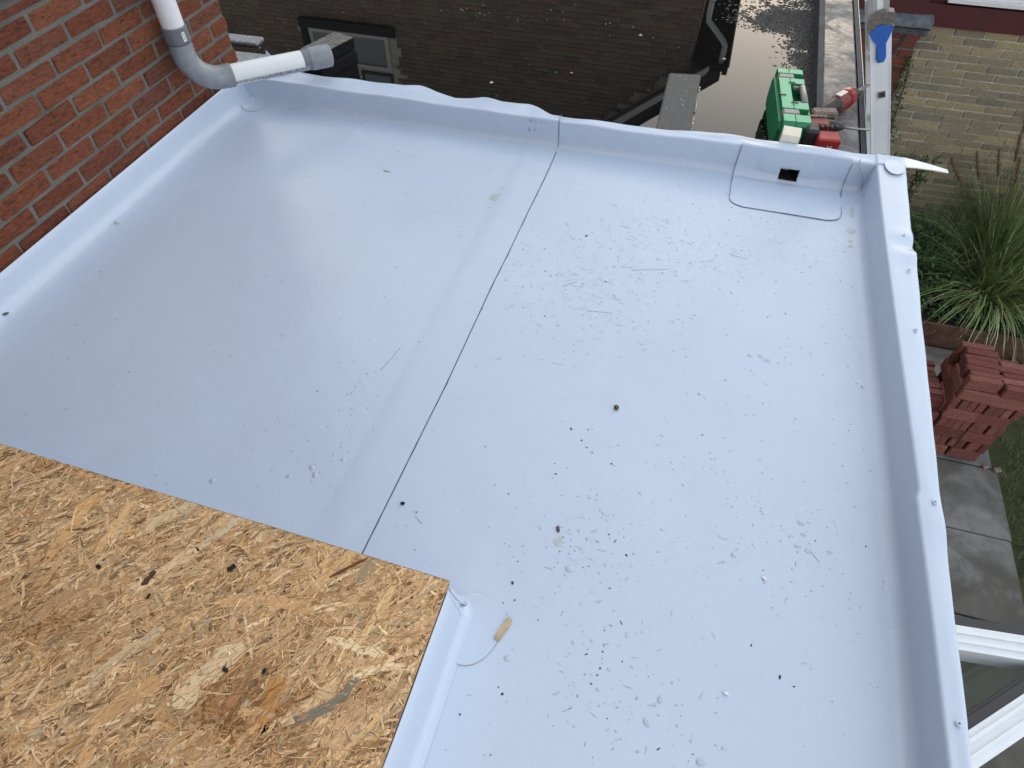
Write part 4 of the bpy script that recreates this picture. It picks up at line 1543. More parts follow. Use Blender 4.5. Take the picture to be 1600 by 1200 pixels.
# inner sliding section above
for yy in (.006, .33):
    mi_ = MB()
    mi_.hexa([tuple(lpnt(a, b, yy + y)) for y in (.012, .015) for a, b in ((.30, -.028), (.30, .028), (2.6, .028), (2.6, -.028))])
    mi_.hexa([tuple(lpnt(a, b, yy + y)) for y in (.0, .0119) for a, b in ((.30, -.028), (.30, -.012), (2.6, -.012), (2.6, -.028))])
    mi_.hexa([tuple(lpnt(a, b, yy + y)) for y in (.0, .0119) for a, b in ((.30, .010), (.30, .028), (2.6, .028), (2.6, .010))])
    so = mi_.build("sliding_stile", 'alu_grey', ld)
    ws = MB().hexa([tuple(lpnt(a, b, yy + y)) for y in (.002, .0118) for a, b in ((.30, -.0118), (.30, .0098), (2.6, .0098), (2.6, -.0118))])
    ws.build("channel_highlight", 'alu_white', so)  # bright strip painted in for the highlight in the channel
# blue cap and its grey ribbed rubber
def capf(u, v, h): return tuple(lpnt(v + .118, u, h))
cp = MB()
cp.prism([(-.040, .395), (-.012, .418), (.012, .418), (.043, .404), (.030, .372), (.017, .346), (.018, .296), (.010, .277), (-.010, .277), (-.017, .294), (-.015, .346), (-.030, .372)], -.010, -.0025, capf)
cp.build("end_cap", 'blue', ld)
ct = MB()
ct.prism([(-.010, .340), (.012, .340), (.013, .300), (.007, .284), (-.007, .284), (-.012, .300)], -.0150, -.0102, capf)
ct.build("cap_tongue", 'blue', ld)
ft = MB()
ft.prism([(-.044, .397), (-.012, .421), (.012, .421), (.044, .408), (.044, .452), (.013, .468), (-.010, .468), (-.040, .445)], -.012, .030, capf)
for i in range(12):
    u = -.040 + .080 * i / 11
    zb_ = .400 + (.021 if abs(u) < .014 else .010)
    ft.prism([(u - .0018, zb_), (u + .0018, zb_), (u + .0018, zb_ + .046), (u - .0018, zb_ + .046)], -.0140, -.0121, capf)
ft.build("rubber_foot", 'rubber_grey', ld)
bt = MB()
bt.tube([tuple(lpnt(.50, -.034, -.006)), tuple(lpnt(.50, -.034, .01))], .006, 10)
bt.build("bolt", 'alu_white', ld)

# ================================================================== rear house: yellow brick wall, red pier, cladding
YW = 6.0
rhs = thing("rear_house", "yellow brick house wall with dark red cladding above and an old red brick strip", "house", (2.0, YW, GZ))
YX0, YX1 = 1.53, 6.4
CT = -.655                                # top of the yellow bricks
MB().box((YX0 - .02, YW + .009, GZ), (YX1, YW + .25, CT)).build("yellow_wall", 'mortar_pale', rhs)
yw_o = rhs.children[0]
bm_y = [brick_mesh("brick", .2095, .0505, .08, 'yellow_brick', .004, .002, s) for s in range(5)]
yrest = []
row = 0
z = CT - .0005
cnt = 0
while z > GZ:
    zb, za = z - .005, z - .0555
    off = [0, .085, .15, .04, .118, .19][row % 6] + .01 * (row % 3)
    x = YX0 - .22 + off
    while x < YX1:
        xa, xb = max(x + .005, YX0), min(x + .2145, YX1)
        if xb - xa > .03:
            if xa < 3.0 and za > -2.35 and abs(xb - xa - .2095) < .002 and cnt < 300:
                o = inst(random.choice(bm_y), "brick", yw_o, ((xa + xb) / 2, YW + .04 + random.uniform(-.0025, .002), (za + zb) / 2), (0, R(random.uniform(-.5, .5)), 0)); cnt += 1
            elif xa < 3.0 and za > -2.35 and cnt < 300:
                L = round(xb - xa, 2)
                o = inst(brick_mesh("brick", L, .0505, .08, 'yellow_brick', .004, .002, row), "brick", yw_o, ((xa + xb) / 2, YW + .04, (za + zb) / 2)); cnt += 1
            else:
                yrest.append((xa, xb, za, zb, random.uniform(-.002, .002)))
        x += .2195
    z -= .0605
    row += 1
brick_stuff(yrest, lambda u, d, zz: (u, YW - d, zz), .02, "brick_courses", 'yellow_brick', yw_o)
# old red brick strip
PX0, PX1, PY = .98, 1.52, 5.955
MB().box((PX0, PY + .009, GZ), (PX1 - .004, PY + .28, -.70)).build("brick_strip", 'mortar', rhs)
ps_o = rhs.children[-1]
ps_o = [c for c in rhs.children if c.name.startswith("brick_strip")][0]
bm_p = {}
z = -.70; row = 0
while z > GZ:
    zb, za = z - .006, z - .0585
    x = PX1 - (0 if row % 2 else .11)
    cells = [] if row % 2 else [(PX1 - .105, PX1 - .001)]
    while x > PX0:
        cells.append((max(PX0, x - .215), x - .006)); x -= .22
    for (xa, xb) in cells:
        if xb - xa < .04: continue
        L = round(xb - xa, 2)
        if L not in bm_p:
            bm_p[L] = brick_mesh("brick", L, .052, .08, 'pier_brick', .004, .003, int(L * 100))
        if xa > .8 and za > -2.3:
            inst(bm_p[L], "brick", ps_o, ((xa + xb) / 2, PY + .04 + random.uniform(-.004, .003), (za + zb) / 2), (0, R(random.uniform(-.8, .8)), 0))
    z -= .064; row += 1
ck = [(1.42, -.70), (1.405, -.78), (1.37, -.86), (1.38, -.93), (1.345, -1.02), (1.33, -1.12), (1.35, -1.2), (1.31, -1.3), (1.30, -1.45), (1.32, -1.6)]
MB().ribbon([(x, PY - .004, z) for x, z in ck], [.016 + .006 * math.sin(i * 2) for i in range(len(ck))], (0, -1, 0)).build("crack", 'seam_dark', ps_o, fixn=False)
# lead flashing dressed over the strip
lead = MB()
rows = []
for i in range(30):
    x = .98 + (1.555 - .98) * i / 29
    wv = .006 * wob(x * 9, 0, 1, 3)
    fr_ = .012 * abs(wob(x * 22, 5, 1, 3))
    rows.append([(x, PY + .02, -.575), (x, PY - .035 + wv, -.585), (x, PY - .060 + wv, -.592), (x, PY - .062 + wv, -.645), (x, PY - .056 + wv, -.652), (x, PY - .030 + wv, -.655), (x, PY - .026 + wv, -.662), (x, PY - .022 + wv * 2, -.700 - fr_), (x, PY - .012 + wv * 2, -.712 - fr_ * 1.6)])
lead.grid(rows)
lead.build("lead_flashing", 'lead', rhs, smooth=35, fixn=False)
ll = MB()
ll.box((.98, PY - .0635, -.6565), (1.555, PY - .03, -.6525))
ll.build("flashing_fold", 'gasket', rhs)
# dark red boards
MB().box((1.0, PY + .005, -.574), (1.478, PY + .20, .10)).build("cladding_board", 'dark_red', rhs)
MB().box((1.482, YW - .022, -.653), (3.9, YW + .2, -.50)).build("cladding_board", 'dark_red', rhs)
MB().box((3.905, YW - .02, -.653), (YX1, YW + .2, -.50)).build("cladding_board", 'dark_red', rhs)
MB().box((1.482, YW + .03, -.498), (YX1, YW + .2, .9)).build("cladding_board", 'dark_red', rhs)
MB().box((1.478, YW - .03, -.575), (1.481, YW, .10)).build("cladding_board", 'dark_red', rhs)
wn = MB()
wn.box((1.60, YW - .045, -.478), (4.2, YW + .028, -.452))
wn.box((1.62, YW - .012, -.450), (4.18, YW + .028, -.40))
wn.box((1.62, YW - .012, -.398), (1.68, YW + .028, .7)); wn.box((4.12, YW - .012, -.398), (4.18, YW + .028, .7)); wn.box((1.62, YW - .012, .702), (4.18, YW + .028, .76))
wo2 = wn.build("window", 'white_paint', rhs)
MB().box((1.681, YW + .0, -.397), (4.119, YW + .006, .699)).build("pane", 'glass_dark', wo2)

# ================================================================== gable house seen only as a reflection in the water
GY = 9.4
gh = thing("gable_house", "brown brick gable house mirrored in the standing water behind the roof edge", "house", (-4, GY, GZ))
GX1 = -.21
RX, SL = -4.3, .80
def rz(x): return 2.38 + SL * (.02 - x) if x > RX else 2.38 + SL * (.02 - RX) - SL * (RX - x)
GX0 = RX - (GX1 - RX)
W0, W1, WB, WT = -6.03, -4.66, 2.53, 3.78
wl = MB()
wl.prism([(GX0, GZ), (GX1 - .01, GZ), (GX1 - .01, rz(GX1)), (RX, rz(RX)), (GX0, rz(GX0))], GY + .012, GY + .30, lambda u, v, h: (u, h, v))
wl.box((GX1 - .31, GY + .302, GZ), (GX1 - .01, GY + 8, 2.4))
wl.box((GX0, GY + .302, GZ), (GX0 + .3, GY + 8, 2.4))
wo_g = wl.build("gable_wall", 'mortar_dark', gh)
rects = []
z = 0.0; row = 0
while z < rz(RX):
    za, zb = z + .006, z + .0595
    x = GX1
    k3 = 0
    rl = random.Random(row)
    x -= rl.choice([0, .11, .055, .165])
    if x < GX1 - .02: rects.append((x + .0045, GX1, za, zb, 0))
    while x > GX0:
        L = .22 if rl.random() < .68 else .11
        xa, xb = x - L + .0045, x - .0045
        x -= L
        if zb > rz(xa) or zb > rz(xb): continue
        if xb > W0 and xa < W1 and zb > WB and za < WT: continue
        rects.append((xa, xb, za, zb, rl.uniform(-.003, .003)))
    z += .0655; row += 1
brick_stuff(rects, lambda u, d, zz: (u, GY - d, zz), .01, "brick_courses", 'gable_brick', wo_g)
MB().box((GX1 - .009, GY, -.5), (GX1, GY + 8, 2.4)).build("side_brickwork", 'gable_brick', gh)
# window
g1 = MB()
def gframe(mb, x0, x1, z0, z1, t, y0, y1):
    mb.box((x0, y0, z0), (x1, y1, z0 + t)); mb.box((x0, y0, z1 - t), (x1, y1, z1))
    mb.box((x0, y0, z0 + t), (x0 + t, y1, z1 - t)); mb.box((x1 - t, y0, z0 + t), (x1, y1, z1 - t))
gframe(g1, W0 + .03, W1 - .03, 2.585, 3.11, .055, GY - .02, GY + .011)
wd1 = g1.build("window", 'grey_frame', gh)
MB().box((W0 + .085, GY + .0, 2.64), (W1 - .085, GY + .006, 3.055)).build("pane", 'glass_gable', wd1)
g2 = MB()
gframe(g2, W0 + .03, -5.30, 3.16, WT, .04, GY - .01, GY + .011); gframe(g2, -5.22, W1 - .03, 3.16, WT, .04, GY - .01, GY + .011)
wd2 = g2.build("window", 'dark_metal', gh)
p2 = MB(); p2.box((W0 + .07, GY + .0, 3.2), (-5.34, GY + .006, WT - .04)); p2.box((-5.18, GY + .0, 3.2), (W1 - .07, GY + .006, WT - .04))
p2.build("pane", 'glass_gable', wd2)
sl = MB(); sl.box((W0 - .08, GY - .07, 2.45), (W1 + .10, GY + .011, 2.578)); sl.box((W0 - .08, GY - .05, 2.58), (W0 + .01, GY + .011, WT)); sl.build("sill_shadow", 'soffit', gh)  # black bands standing for the sill shadow and window recess
# bargeboard and roof
bgm = MB()
bgm.prism([(.03, 2.385), (.03, 2.44), (.0, 2.50), (RX, rz(RX) + .20), (RX, rz(RX))], GY - .16, GY - .12, lambda u, v, h: (u, h, v))
bgm.prism([(RX - .002, rz(RX)), (RX - .002, rz(RX) + .20), (GX0 - .2, rz(GX0 - .2) + .2), (GX0 - .2, rz(GX0 - .2))], GY - .16, GY - .12, lambda u, v, h: (u, h, v))
bgm.build("bargeboard", 'barge', gh)
rf = MB()
edge = [(.19, 2.50), (.19, 2.56)]
rf.prism([(.19, 2.47), (.19, 2.55), (RX, rz(RX) + .36), (RX, rz(RX) + .205)], GY - .19, GY + 8, lambda u, v, h: (u, h, v))
rf.prism([(RX - .002, rz(RX) + .205), (RX - .002, rz(RX) + .36), (GX0 - .4, rz(GX0 - .4) + .36), (GX0 - .4, rz(GX0 - .4) + .205)], GY - .19, GY + 8, lambda u, v, h: (u, h, v))
rf.build("roof", 'roof_tile', gh)
sf = MB()
sf.box((GX1 + .001, GY - .11, 2.38), (.20, GY + 8, 2.46))
sf.build("soffit", 'soffit', gh)
gt = MB()
gt.box((.201, GY - .17, 2.37), (.27, GY + 8, 2.475))
gt.build("gutter", 'soffit', gh)
MB().box((.2705, GY - .17, 2.36), (.283, GY + 8, 2.372)).build("gutter_lip", 'dark_pipe', gh)
MB().tube([(-.115, GY - .04, -.5), (-.115, GY - .04, 1.80), (-.105, GY - .04, 1.88), (.13, GY - .04, 2.10), (.165, GY - .04, 2.16), (.165, GY - .04, 2.38)], .036, 12).build("downpipe", 'dark_pipe', gh, smooth=40)

# ================================================================== garden
pe_ = thing("planter_edging", "rusty brown edging board along the front of the planting bed", "edging board", (3.0, 4.83, GZ))
MB().hexa([(1.2, 4.825, GZ - .03), (6, 4.835, GZ - .03), (6, 4.86, GZ - .03), (1.2, 4.85, GZ - .03), (1.2, 4.81, GZ + .235), (6, 4.82, GZ + .235), (6, 4.845, GZ + .235), (1.2, 4.835, GZ + .235)]).build("board", 'edging', pe_)
pk = MB()
for x in (2.62, 3.45, 4.4): pk.box((x, 4.796, GZ - .03), (x + .035, 4.809, GZ + .20))
pk.build("stake", 'edging', pe_)

def blades(n, cx, cy, cz_, rbase, hmin, hmax, spread, width, cols, droop=1.0, seg=7):
    V, F, C = [], [], []
    for i in range(n):
        a = random.uniform(0, 2 * math.pi)
        r0 = rbase * math.sqrt(random.random())
        L = random.uniform(hmin, hmax)
        lean = random.uniform(.05, 1.0) ** .7 * spread
        bx, by = cx + r0 * math.cos(a + random.gauss(0, .6)), cy + r0 * math.sin(a + random.gauss(0, .6))
        a += random.gauss(0, .35)
        w0 = width * random.uniform(.6, 1.2)
        o = len(V)
        tw = random.uniform(-.6, .6)
        for k_ in range(seg + 1):
            t = k_ / seg
            th = lean * (.25 + .95 * t * droop)
            # integrate a bending stalk
            if k_ == 0:
                px, py, pz = bx, by, cz_
            else:
                px += math.cos(a) * math.sin(th) * L / seg; py += math.sin(a) * math.sin(th) * L / seg; pz += math.cos(th) * L / seg
                pz = max(pz, cz_ + .01)
            wv = w0 * (1 - t ** 2.2) * (.5 + .5 * min(1, t * 5)) + .0004
            sx, sy = -math.sin(a + tw * t), math.cos(a + tw * t)
            V += [(px - sx * wv, py - sy * wv, pz), (px + sx * wv, py + sy * wv, pz)]
        c = np.array(random.choice(cols)) * random.uniform(.7, 1.5) * 1.45
        for k_ in range(seg):
            q = o + 2 * k_
            F.append((q, q + 1, q + 3, q + 2)); C.append(c)
    return V, F, C
GREENS = [(.10, .15, .045), (.135, .18, .065), (.07, .115, .035), (.18, .215, .10), (.21, .20, .09), (.05, .085, .03)]
def tuft(label, cx, cy, args_list, plumes=None):
    t = thing("ornamental_grass", label, "grass clump", (cx, cy, GZ + .15), "ornamental grasses in the planting bed")
    V, F, C = [], [], []
    for a in args_list:
        v, f, c = blades(a[0], cx + a[1], cy + a[2], GZ + .15, *a[3:])
        o = len(V); V += v; C += c; F += [tuple(i + o for i in q) for q in f]
    np_mesh("leaf_blades", V, F, 'blade', t, np.array(C))
    return t
tuft("low arching tuft of pale striped grass spilling over the edging board", 2.74, 5.32, [(560, 0, 0, .10, .5, .95, 1.5, .0058, GREENS[:5], 1.35), (420, .05, -.05, .08, .4, .85, 1.9, .0055, [(.20, .24, .12), (.16, .21, .085), (.25, .27, .15)], 1.3)])
tall = tuft("tall ornamental grass with brown feathery plumes in front of the yellow bricks", 2.86, 5.66, [(620, 0, 0, .16, .8, 1.45, 1.15, .0045, GREENS[:4] + [(.045, .085, .03)]), (200, -.1, 0, .12, .9, 1.5, 1.0, .0025, [(.10, .13, .055), (.16, .15, .08)])])
tuft("dark green grass clump between the tall grass and the roof edge", 2.30, 5.50, [(420, 0, 0, .18, .4, .85, 1.3, .0045, [(.045, .085, .03), (.065, .11, .042), (.085, .13, .055)])])
tuft("green grass clump at the right end of the planting bed", 3.30, 5.32, [(420, 0, 0, .12, .45, .9, 1.4, .005, GREENS)])
# plumes
V, F, C = [], [], []
for (bx, by, hx, hy, hz) in ((2.8, 5.62, 2.36, 5.5, -1.15), (2.85, 5.65, 2.30, 5.52, -.93), (2.8, 5.6, 2.29, 5.5, -1.30), (2.75, 5.6, 2.16, 5.52, -1.36), (2.85, 5.6, 2.46, 5.5, -1.18), (2.85, 5.65, 2.52, 5.55, -1.02), (2.85, 5.6, 2.42, 5.42, -1.30), (2.9, 5.62, 2.60, 5.58, -1.32), (2.95, 5.62, 2.72, 5.6, -1.15), (2.8, 5.6, 2.02, 5.55, -1.45)):
    h = hz - GZ - .2
    st_ = [Vector((bx, by, GZ + .2)).lerp(Vector((hx, hy, GZ + .2 + h)), t) + Vector((0, 0, .06 * math.sin(t * 3.1))) for t in np.linspace(0, 1, 9)]
    for i in range(8):
        o = len(V)
        for p in (st_[i], st_[i + 1]): V += [tuple(p + Vector((-.0018, 0, 0))), tuple(p + Vector((.0018, 0, 0)))]
        F.append((o, o + 1, o + 3, o + 2)); C.append((.10, .085, .045))
    d = (st_[-1] - st_[-2]).normalized()
    for i in range(260):
        t = random.random()
        p = st_[-1] - d * (.26 * t) 
        wv = .008 + .022 * math.sin(min(1, t * 1.1) * 2.8)
        e = p + Vector((random.gauss(0, wv), random.gauss(0, wv), random.uniform(.0, .05)))
        o = len(V)
        V += [tuple(p), tuple(p + Vector((.0045, 0, .002))), tuple(e)]
        F.append((o, o + 1, o + 2)); C.append(np.array((.17, .115, .075)) * random.uniform(.6, 1.4))
np_mesh("seed_plumes", V, F, 'blade', tall, np.array(C))

def leaves(n, pos_fn, size, cols):
    V, F, C = [], [], []
    for i in range(n):
        p = Vector(pos_fn())
        s = size * random.uniform(.6, 1.3)
        nrm = Vector((random.gauss(0, .6), random.gauss(-.3, .6), 1)).normalized()
        e1 = nrm.orthogonal().normalized()
        e1.rotate(Matrix.Rotation(random.uniform(0, 6.28), 3, nrm))
        e2 = nrm.cross(e1)
        o = len(V)
        V += [tuple(p - e1 * s), tuple(p - e1 * s * .2 + e2 * s * .5 - nrm * s * .1), tuple(p + e1 * s - nrm * s * .25), tuple(p - e1 * s * .2 - e2 * s * .5 - nrm * s * .1)]
        F.append((o, o + 1, o + 2, o + 3)); C.append(np.array(random.choice(cols)) * random.uniform(.7, 1.7))
    return V, F, C
DG = [(.03, .06, .022), (.04, .08, .027), (.06, .10, .04), (.022, .042, .017)]
iv = thing("ivy", "thin strand of ivy climbing the joint between red and yellow bricks", "ivy", (1.6, 5.9, GZ))
def ivp():
    t = random.random() ** .8
    z = -1.80 + t * .95
    x = 1.655 - .155 * t + random.gauss(0, .012 + .035 * (1 - t))
    return (x, 5.91 + random.uniform(-.03, .04), z)
v, f, c = leaves(300, ivp, .014, DG)
tag(np_mesh("leaf_mass", v, f, 'blade', iv, np.array(c)), kind="stuff")
MB().tube([(1.66, 5.945, GZ), (1.66, 5.94, -1.8), (1.60, 5.945, -1.4), (1.555, 5.945, -1.05), (1.51, 5.945, -.87)], .006, 6).build("stem", 'stem', iv)
sh = thing("sapling", "small leafy shoots growing at the foot of the yellow brick wall", "shrub", (1.83, 5.8, GZ))
def shp():
    k_ = random.choice([(1.80, -.1), (1.74, .1), (1.87, .15), (1.93, .0)])
    t = random.random()
    return (k_[0] + k_[1] * t + random.gauss(0, .02), 5.80 + random.gauss(0, .03), -2.3 + t * .72)
v, f, c = leaves(420, shp, .024, DG)
tag(np_mesh("leaf_mass", v, f, 'blade', sh, np.array(c)), kind="stuff")
ss = MB()
for x, dx in ((1.80, -.1), (1.74, .1), (1.87, .15), (1.93, .0)): ss.tube([(x - .0, 5.8, GZ + .1), (x + dx, 5.8, -1.6)], [.006, .003], 6)
ss.build("stem", 'stem', sh)
gc = thing("ground_ivy", "dark low shrub filling the bed beside the roof edge", "shrub", (2.2, 5.3, GZ + .15))
def gcp():
    x, y = random.uniform(1.5, 2.75), random.uniform(4.95, 5.9)
    h = .10 + .45 * max(0, 1 - ((x - 2.1) / .6) ** 2) * max(0, 1 - ((y - 5.55) / .6) ** 2)
    return (x, y, GZ + .16 + h * random.random() ** .5)
v, f, c = leaves(5200, gcp, .022, DG)
tag(np_mesh("leaf_mass", v, f, 'blade', gc, np.array(c)), kind="stuff")
v, f, c = leaves(2600, lambda: (random.uniform(2.5, 4.2), random.uniform(4.9, 5.4), GZ + .16 + .10 * random.random()), .018, DG + [(.02, .02, .016)])
tag(np_mesh("ground_cover", v, f, 'blade', None, np.array(c)), kind="stuff")

# lawn blades
V, F, C = [], [], []
for i in range(30000):
    x = 2.66 + 1.5 * random.random() ** 1.4; y = random.uniform(1.2, 4.82)
    if x < 2.70 + .05 * wob(y * 9, 0, 1, 3) + .02: continue
    if 2.1 < x < 2.78 and 3.55 < y < 4.05: continue
    bare = wob(x * 3, y * 3, 1, 8)
    if bare > .28 and random.random() < .8: continue
    h = random.uniform(.015, .05); a = random.uniform(0, 6.28); o = len(V)
    dx, dy = math.cos(a) * h * .7, math.sin(a) * h * .7
    V += [(x - dy * .06, y + dx * .06, GZ), (x + dy * .06, y - dx * .06, GZ), (x + dx, y + dy, GZ + h)]
    F.append((o, o + 1, o + 2)); C.append(np.array(random.choice(GREENS + [(.13, .11, .055)])) * random.uniform(.6, 1.1))
tag(np_mesh("grass", V, F, 'blade', None, np.array(C)), kind="stuff")

# weed by the edging
wdn = thing("weed", "small green weed with pointed leaves growing on the lawn by the edging board", "weed", (3.0, 4.62, GZ))
V, F, C = [], [], []
for i in range(9):
    a = i * .72 + .2; L = .11 + .03 * (i % 3)
    p = Vector((3.0, 4.62, GZ + .02)); d = Vector((math.cos(a), math.sin(a), .35)); s = Vector((-math.sin(a), math.cos(a), 0))
    o = len(V)
    V += [tuple(p), tuple(p + d * L * .5 + s * L * .18 + Vector((0, 0, .02))), tuple(p + d * L), tuple(p + d * L * .5 - s * L * .18 + Vector((0, 0, .02)))]
    F.append((o, o + 1, o + 2, o + 3)); C.append(np.array((.07, .13, .035)) * random.uniform(.8, 1.2))
np_mesh("leaf_rosette", V, F, 'blade', wdn, np.array(C))

# brick stack
bs = thing("brick_stack", "stack of loose red paving bricks on the concrete path beside the lawn", "brick stack", (2.3, 3.8, GZ))
bl_m = {'x': [brick_mesh("brick", .205, .098, .050, 'paver', .0055, .0018, s) for s in range(4)]}
def put(x, y, z, orient):
    me = random.choice(bl_m['x'])
    rot = {'x': (0, 0, 0), 'y': (0, 0, R(90))}[orient]
    inst(me, "brick", bs, (x + random.gauss(0, .007), y + random.gauss(0, .0035), z + random.gauss(0, .0008)), (R(random.gauss(0, .5)), 0, rot[2] + R(random.gauss(0, 1.8))))
H = .1005
X0s, X1s = 2.215, 2.64
base_y = 3.60
for lay in range(8):
    zc_ = GZ + .012 + H / 2 + lay * H
    if lay == 7:                               # top: two columns lying crosswise
        for k_ in range(7): put(2.245 + .004 * (k_ % 2), base_y + .035 + k_ * .0545, zc_ + random.gauss(0, .0035), 'x')
        for k_ in range(5): put(2.458, base_y + .02 + k_ * .0555, zc_ - .008 + random.gauss(0, .0035), 'x')
    elif lay % 2 == 0:
        for c_, x in enumerate((2.235, 2.447)):
            for k_ in range(2 if lay not in (5,) else 2):
                put(x, base_y + .025 + k_ * .34, zc_, 'x')
        for k_ in range(7): put(2.16 + k_ * .056, base_y + .16, zc_, 'y')
        for k_ in range(3): put(2.345, base_y + .29 + k_ * .052, zc_, 'x') if False else None
    else:
        for k_ in range(8): put(2.155 + k_ * .056, base_y + .105, zc_, 'y')
        for k_ in range(8): put(2.155 + k_ * .056, base_y + .315, zc_, 'y')
for lay in range(5):                           # lower pile leaning on its left side
    zc_ = GZ + .012 + H / 2 + lay * H
    for k_ in range(4):
        if lay % 2 == 0: put(2.02, base_y + .05 + k_ * .056 + .01 * lay, zc_, 'x')
        else: put(1.95 + k_ * .056, base_y + .13, zc_, 'y')
    for k_ in range(3):
        put(1.99, base_y + .32 + k_ * .055, zc_, 'x')
for (x, y, s, lb) in ((2.62, 3.565, .02, "small pinkish stone on the slab joint at the foot of the brick stack"), (2.70, 3.56, .026, "brownish broken stone at the lawn edge near the brick stack")):
    m_ = MB().cbox((x, y, GZ + .02), ((1, .3, .2), (-.3, 1, 0), (-.2, 0, 1)), (s, s * .7, s * .5), s * .25)
    tag(m_.build("stone", 'dusty_tool', origin=(x, y, GZ)), lb, "stone", "stones on the path")

# ================================================================== small things lying on the membrane
def lump(x, y, rx, ry, rz_, rot, name, mat, label, cat, zb=0.0, group=None):
    me = bpy.data.meshes.new(name)
    bm = bmesh.new()
    bmesh.ops.create_icosphere(bm, subdivisions=2, radius=1)
    for v in bm.verts:
        k_ = 1 + .18 * wob(v.co.x * 1.7 + x * 9, v.co.y * 1.7 + v.co.z, 1, 3)
        v.co = Vector((v.co.x * rx * k_, v.co.y * ry * k_, v.co.z * rz_ * k_))
    bm.to_mesh(me); bm.free()
    me.materials.append(M[mat])
    me.polygons.foreach_set("use_smooth", [True] * len(me.polygons))
    o = bpy.data.objects.new(name, me); COL.objects.link(o)
    o.location = (x, y, zb + rz_ * .85 + floor_z(x, y)); o.rotation_euler = (0, 0, R(rot))
    return tag(o, label, cat, group)
M['nut'] = simple("brown_shell", (.085, .06, .04), .5, var=.3, scale=200)
M['cream'] = simple("cream_foam", (.62, .64, .55), .6)
M['dead_leaf'] = simple("dead_leaf", (.10, .075, .05), .7, var=.3, scale=150)
M['splint'] = simple("splinter_wood", (.47, .36, .235), .7, var=.2, scale=60)
lump(-.041, 1.152, .0075, .0075, .006, 0, "pebble", 'nut', "round dark brown pebble lying alone in the middle of the roof", "pebble")
lump(-1.905, 1.486, .011, .0065, .005, 20, "foam_crumb", 'cream', "cream foam crumb on the membrane close to the brick wall", "foam crumb", .006)
lump(-1.925, .985, .010, .005, .003, 50, "dead_leaf", 'dead_leaf', "brown dead leaf scrap at the left edge below the brick wall", "leaf", .012)
lump(-.108, .75, .0045, .0085, .0022, 25, "leaf_scrap", 'dead_leaf', "brownish pointed leaf scrap between the deck and the middle of the roof", "leaf")
lump(-1.112, 2.064, .016, .0035, .003, -8, "wood_chip", 'cream', "thin pale chip lying near the back upstand left of the seam", "wood chip")
lump(.369, .759, .006, .0035, .003, -40, "white_chip", 'flap', "small white chip on the right half of the roof", "chip")
lump(.305, .487, .006, .003, .003, -10, "white_chip", 'flap', "small white chip lying right of the grey dirt streak", "chip")
lump(-.492, .712, .006, .0045, .003, 30, "dirt_clod", 'black', "black dirt clod just right of the seam near the deck", "dirt clod")
sp_ = MB()
c0 = Vector((-.165, .486, .004)); dv = Vector((.30, .95, 0)).normalized()
pv = Vector((dv.y, -dv.x, 0))
pl = [(-.027, -.007), (-.027, .0065), (.020, .0072), (.029, .004), (.022, .001), (.030, -.003), (.021, -.0068)]
sp_.prism(pl, 0, .0035, lambda u, v, h: tuple(c0 + dv * u + pv * v + Vector((0, 0, h - .002))))
tag(sp_.build("wood_splinter", 'splint', origin=(-.165, .486, 0)), "flat tan wood splinter lying beside the round patch at the deck corner", "wood splinter")

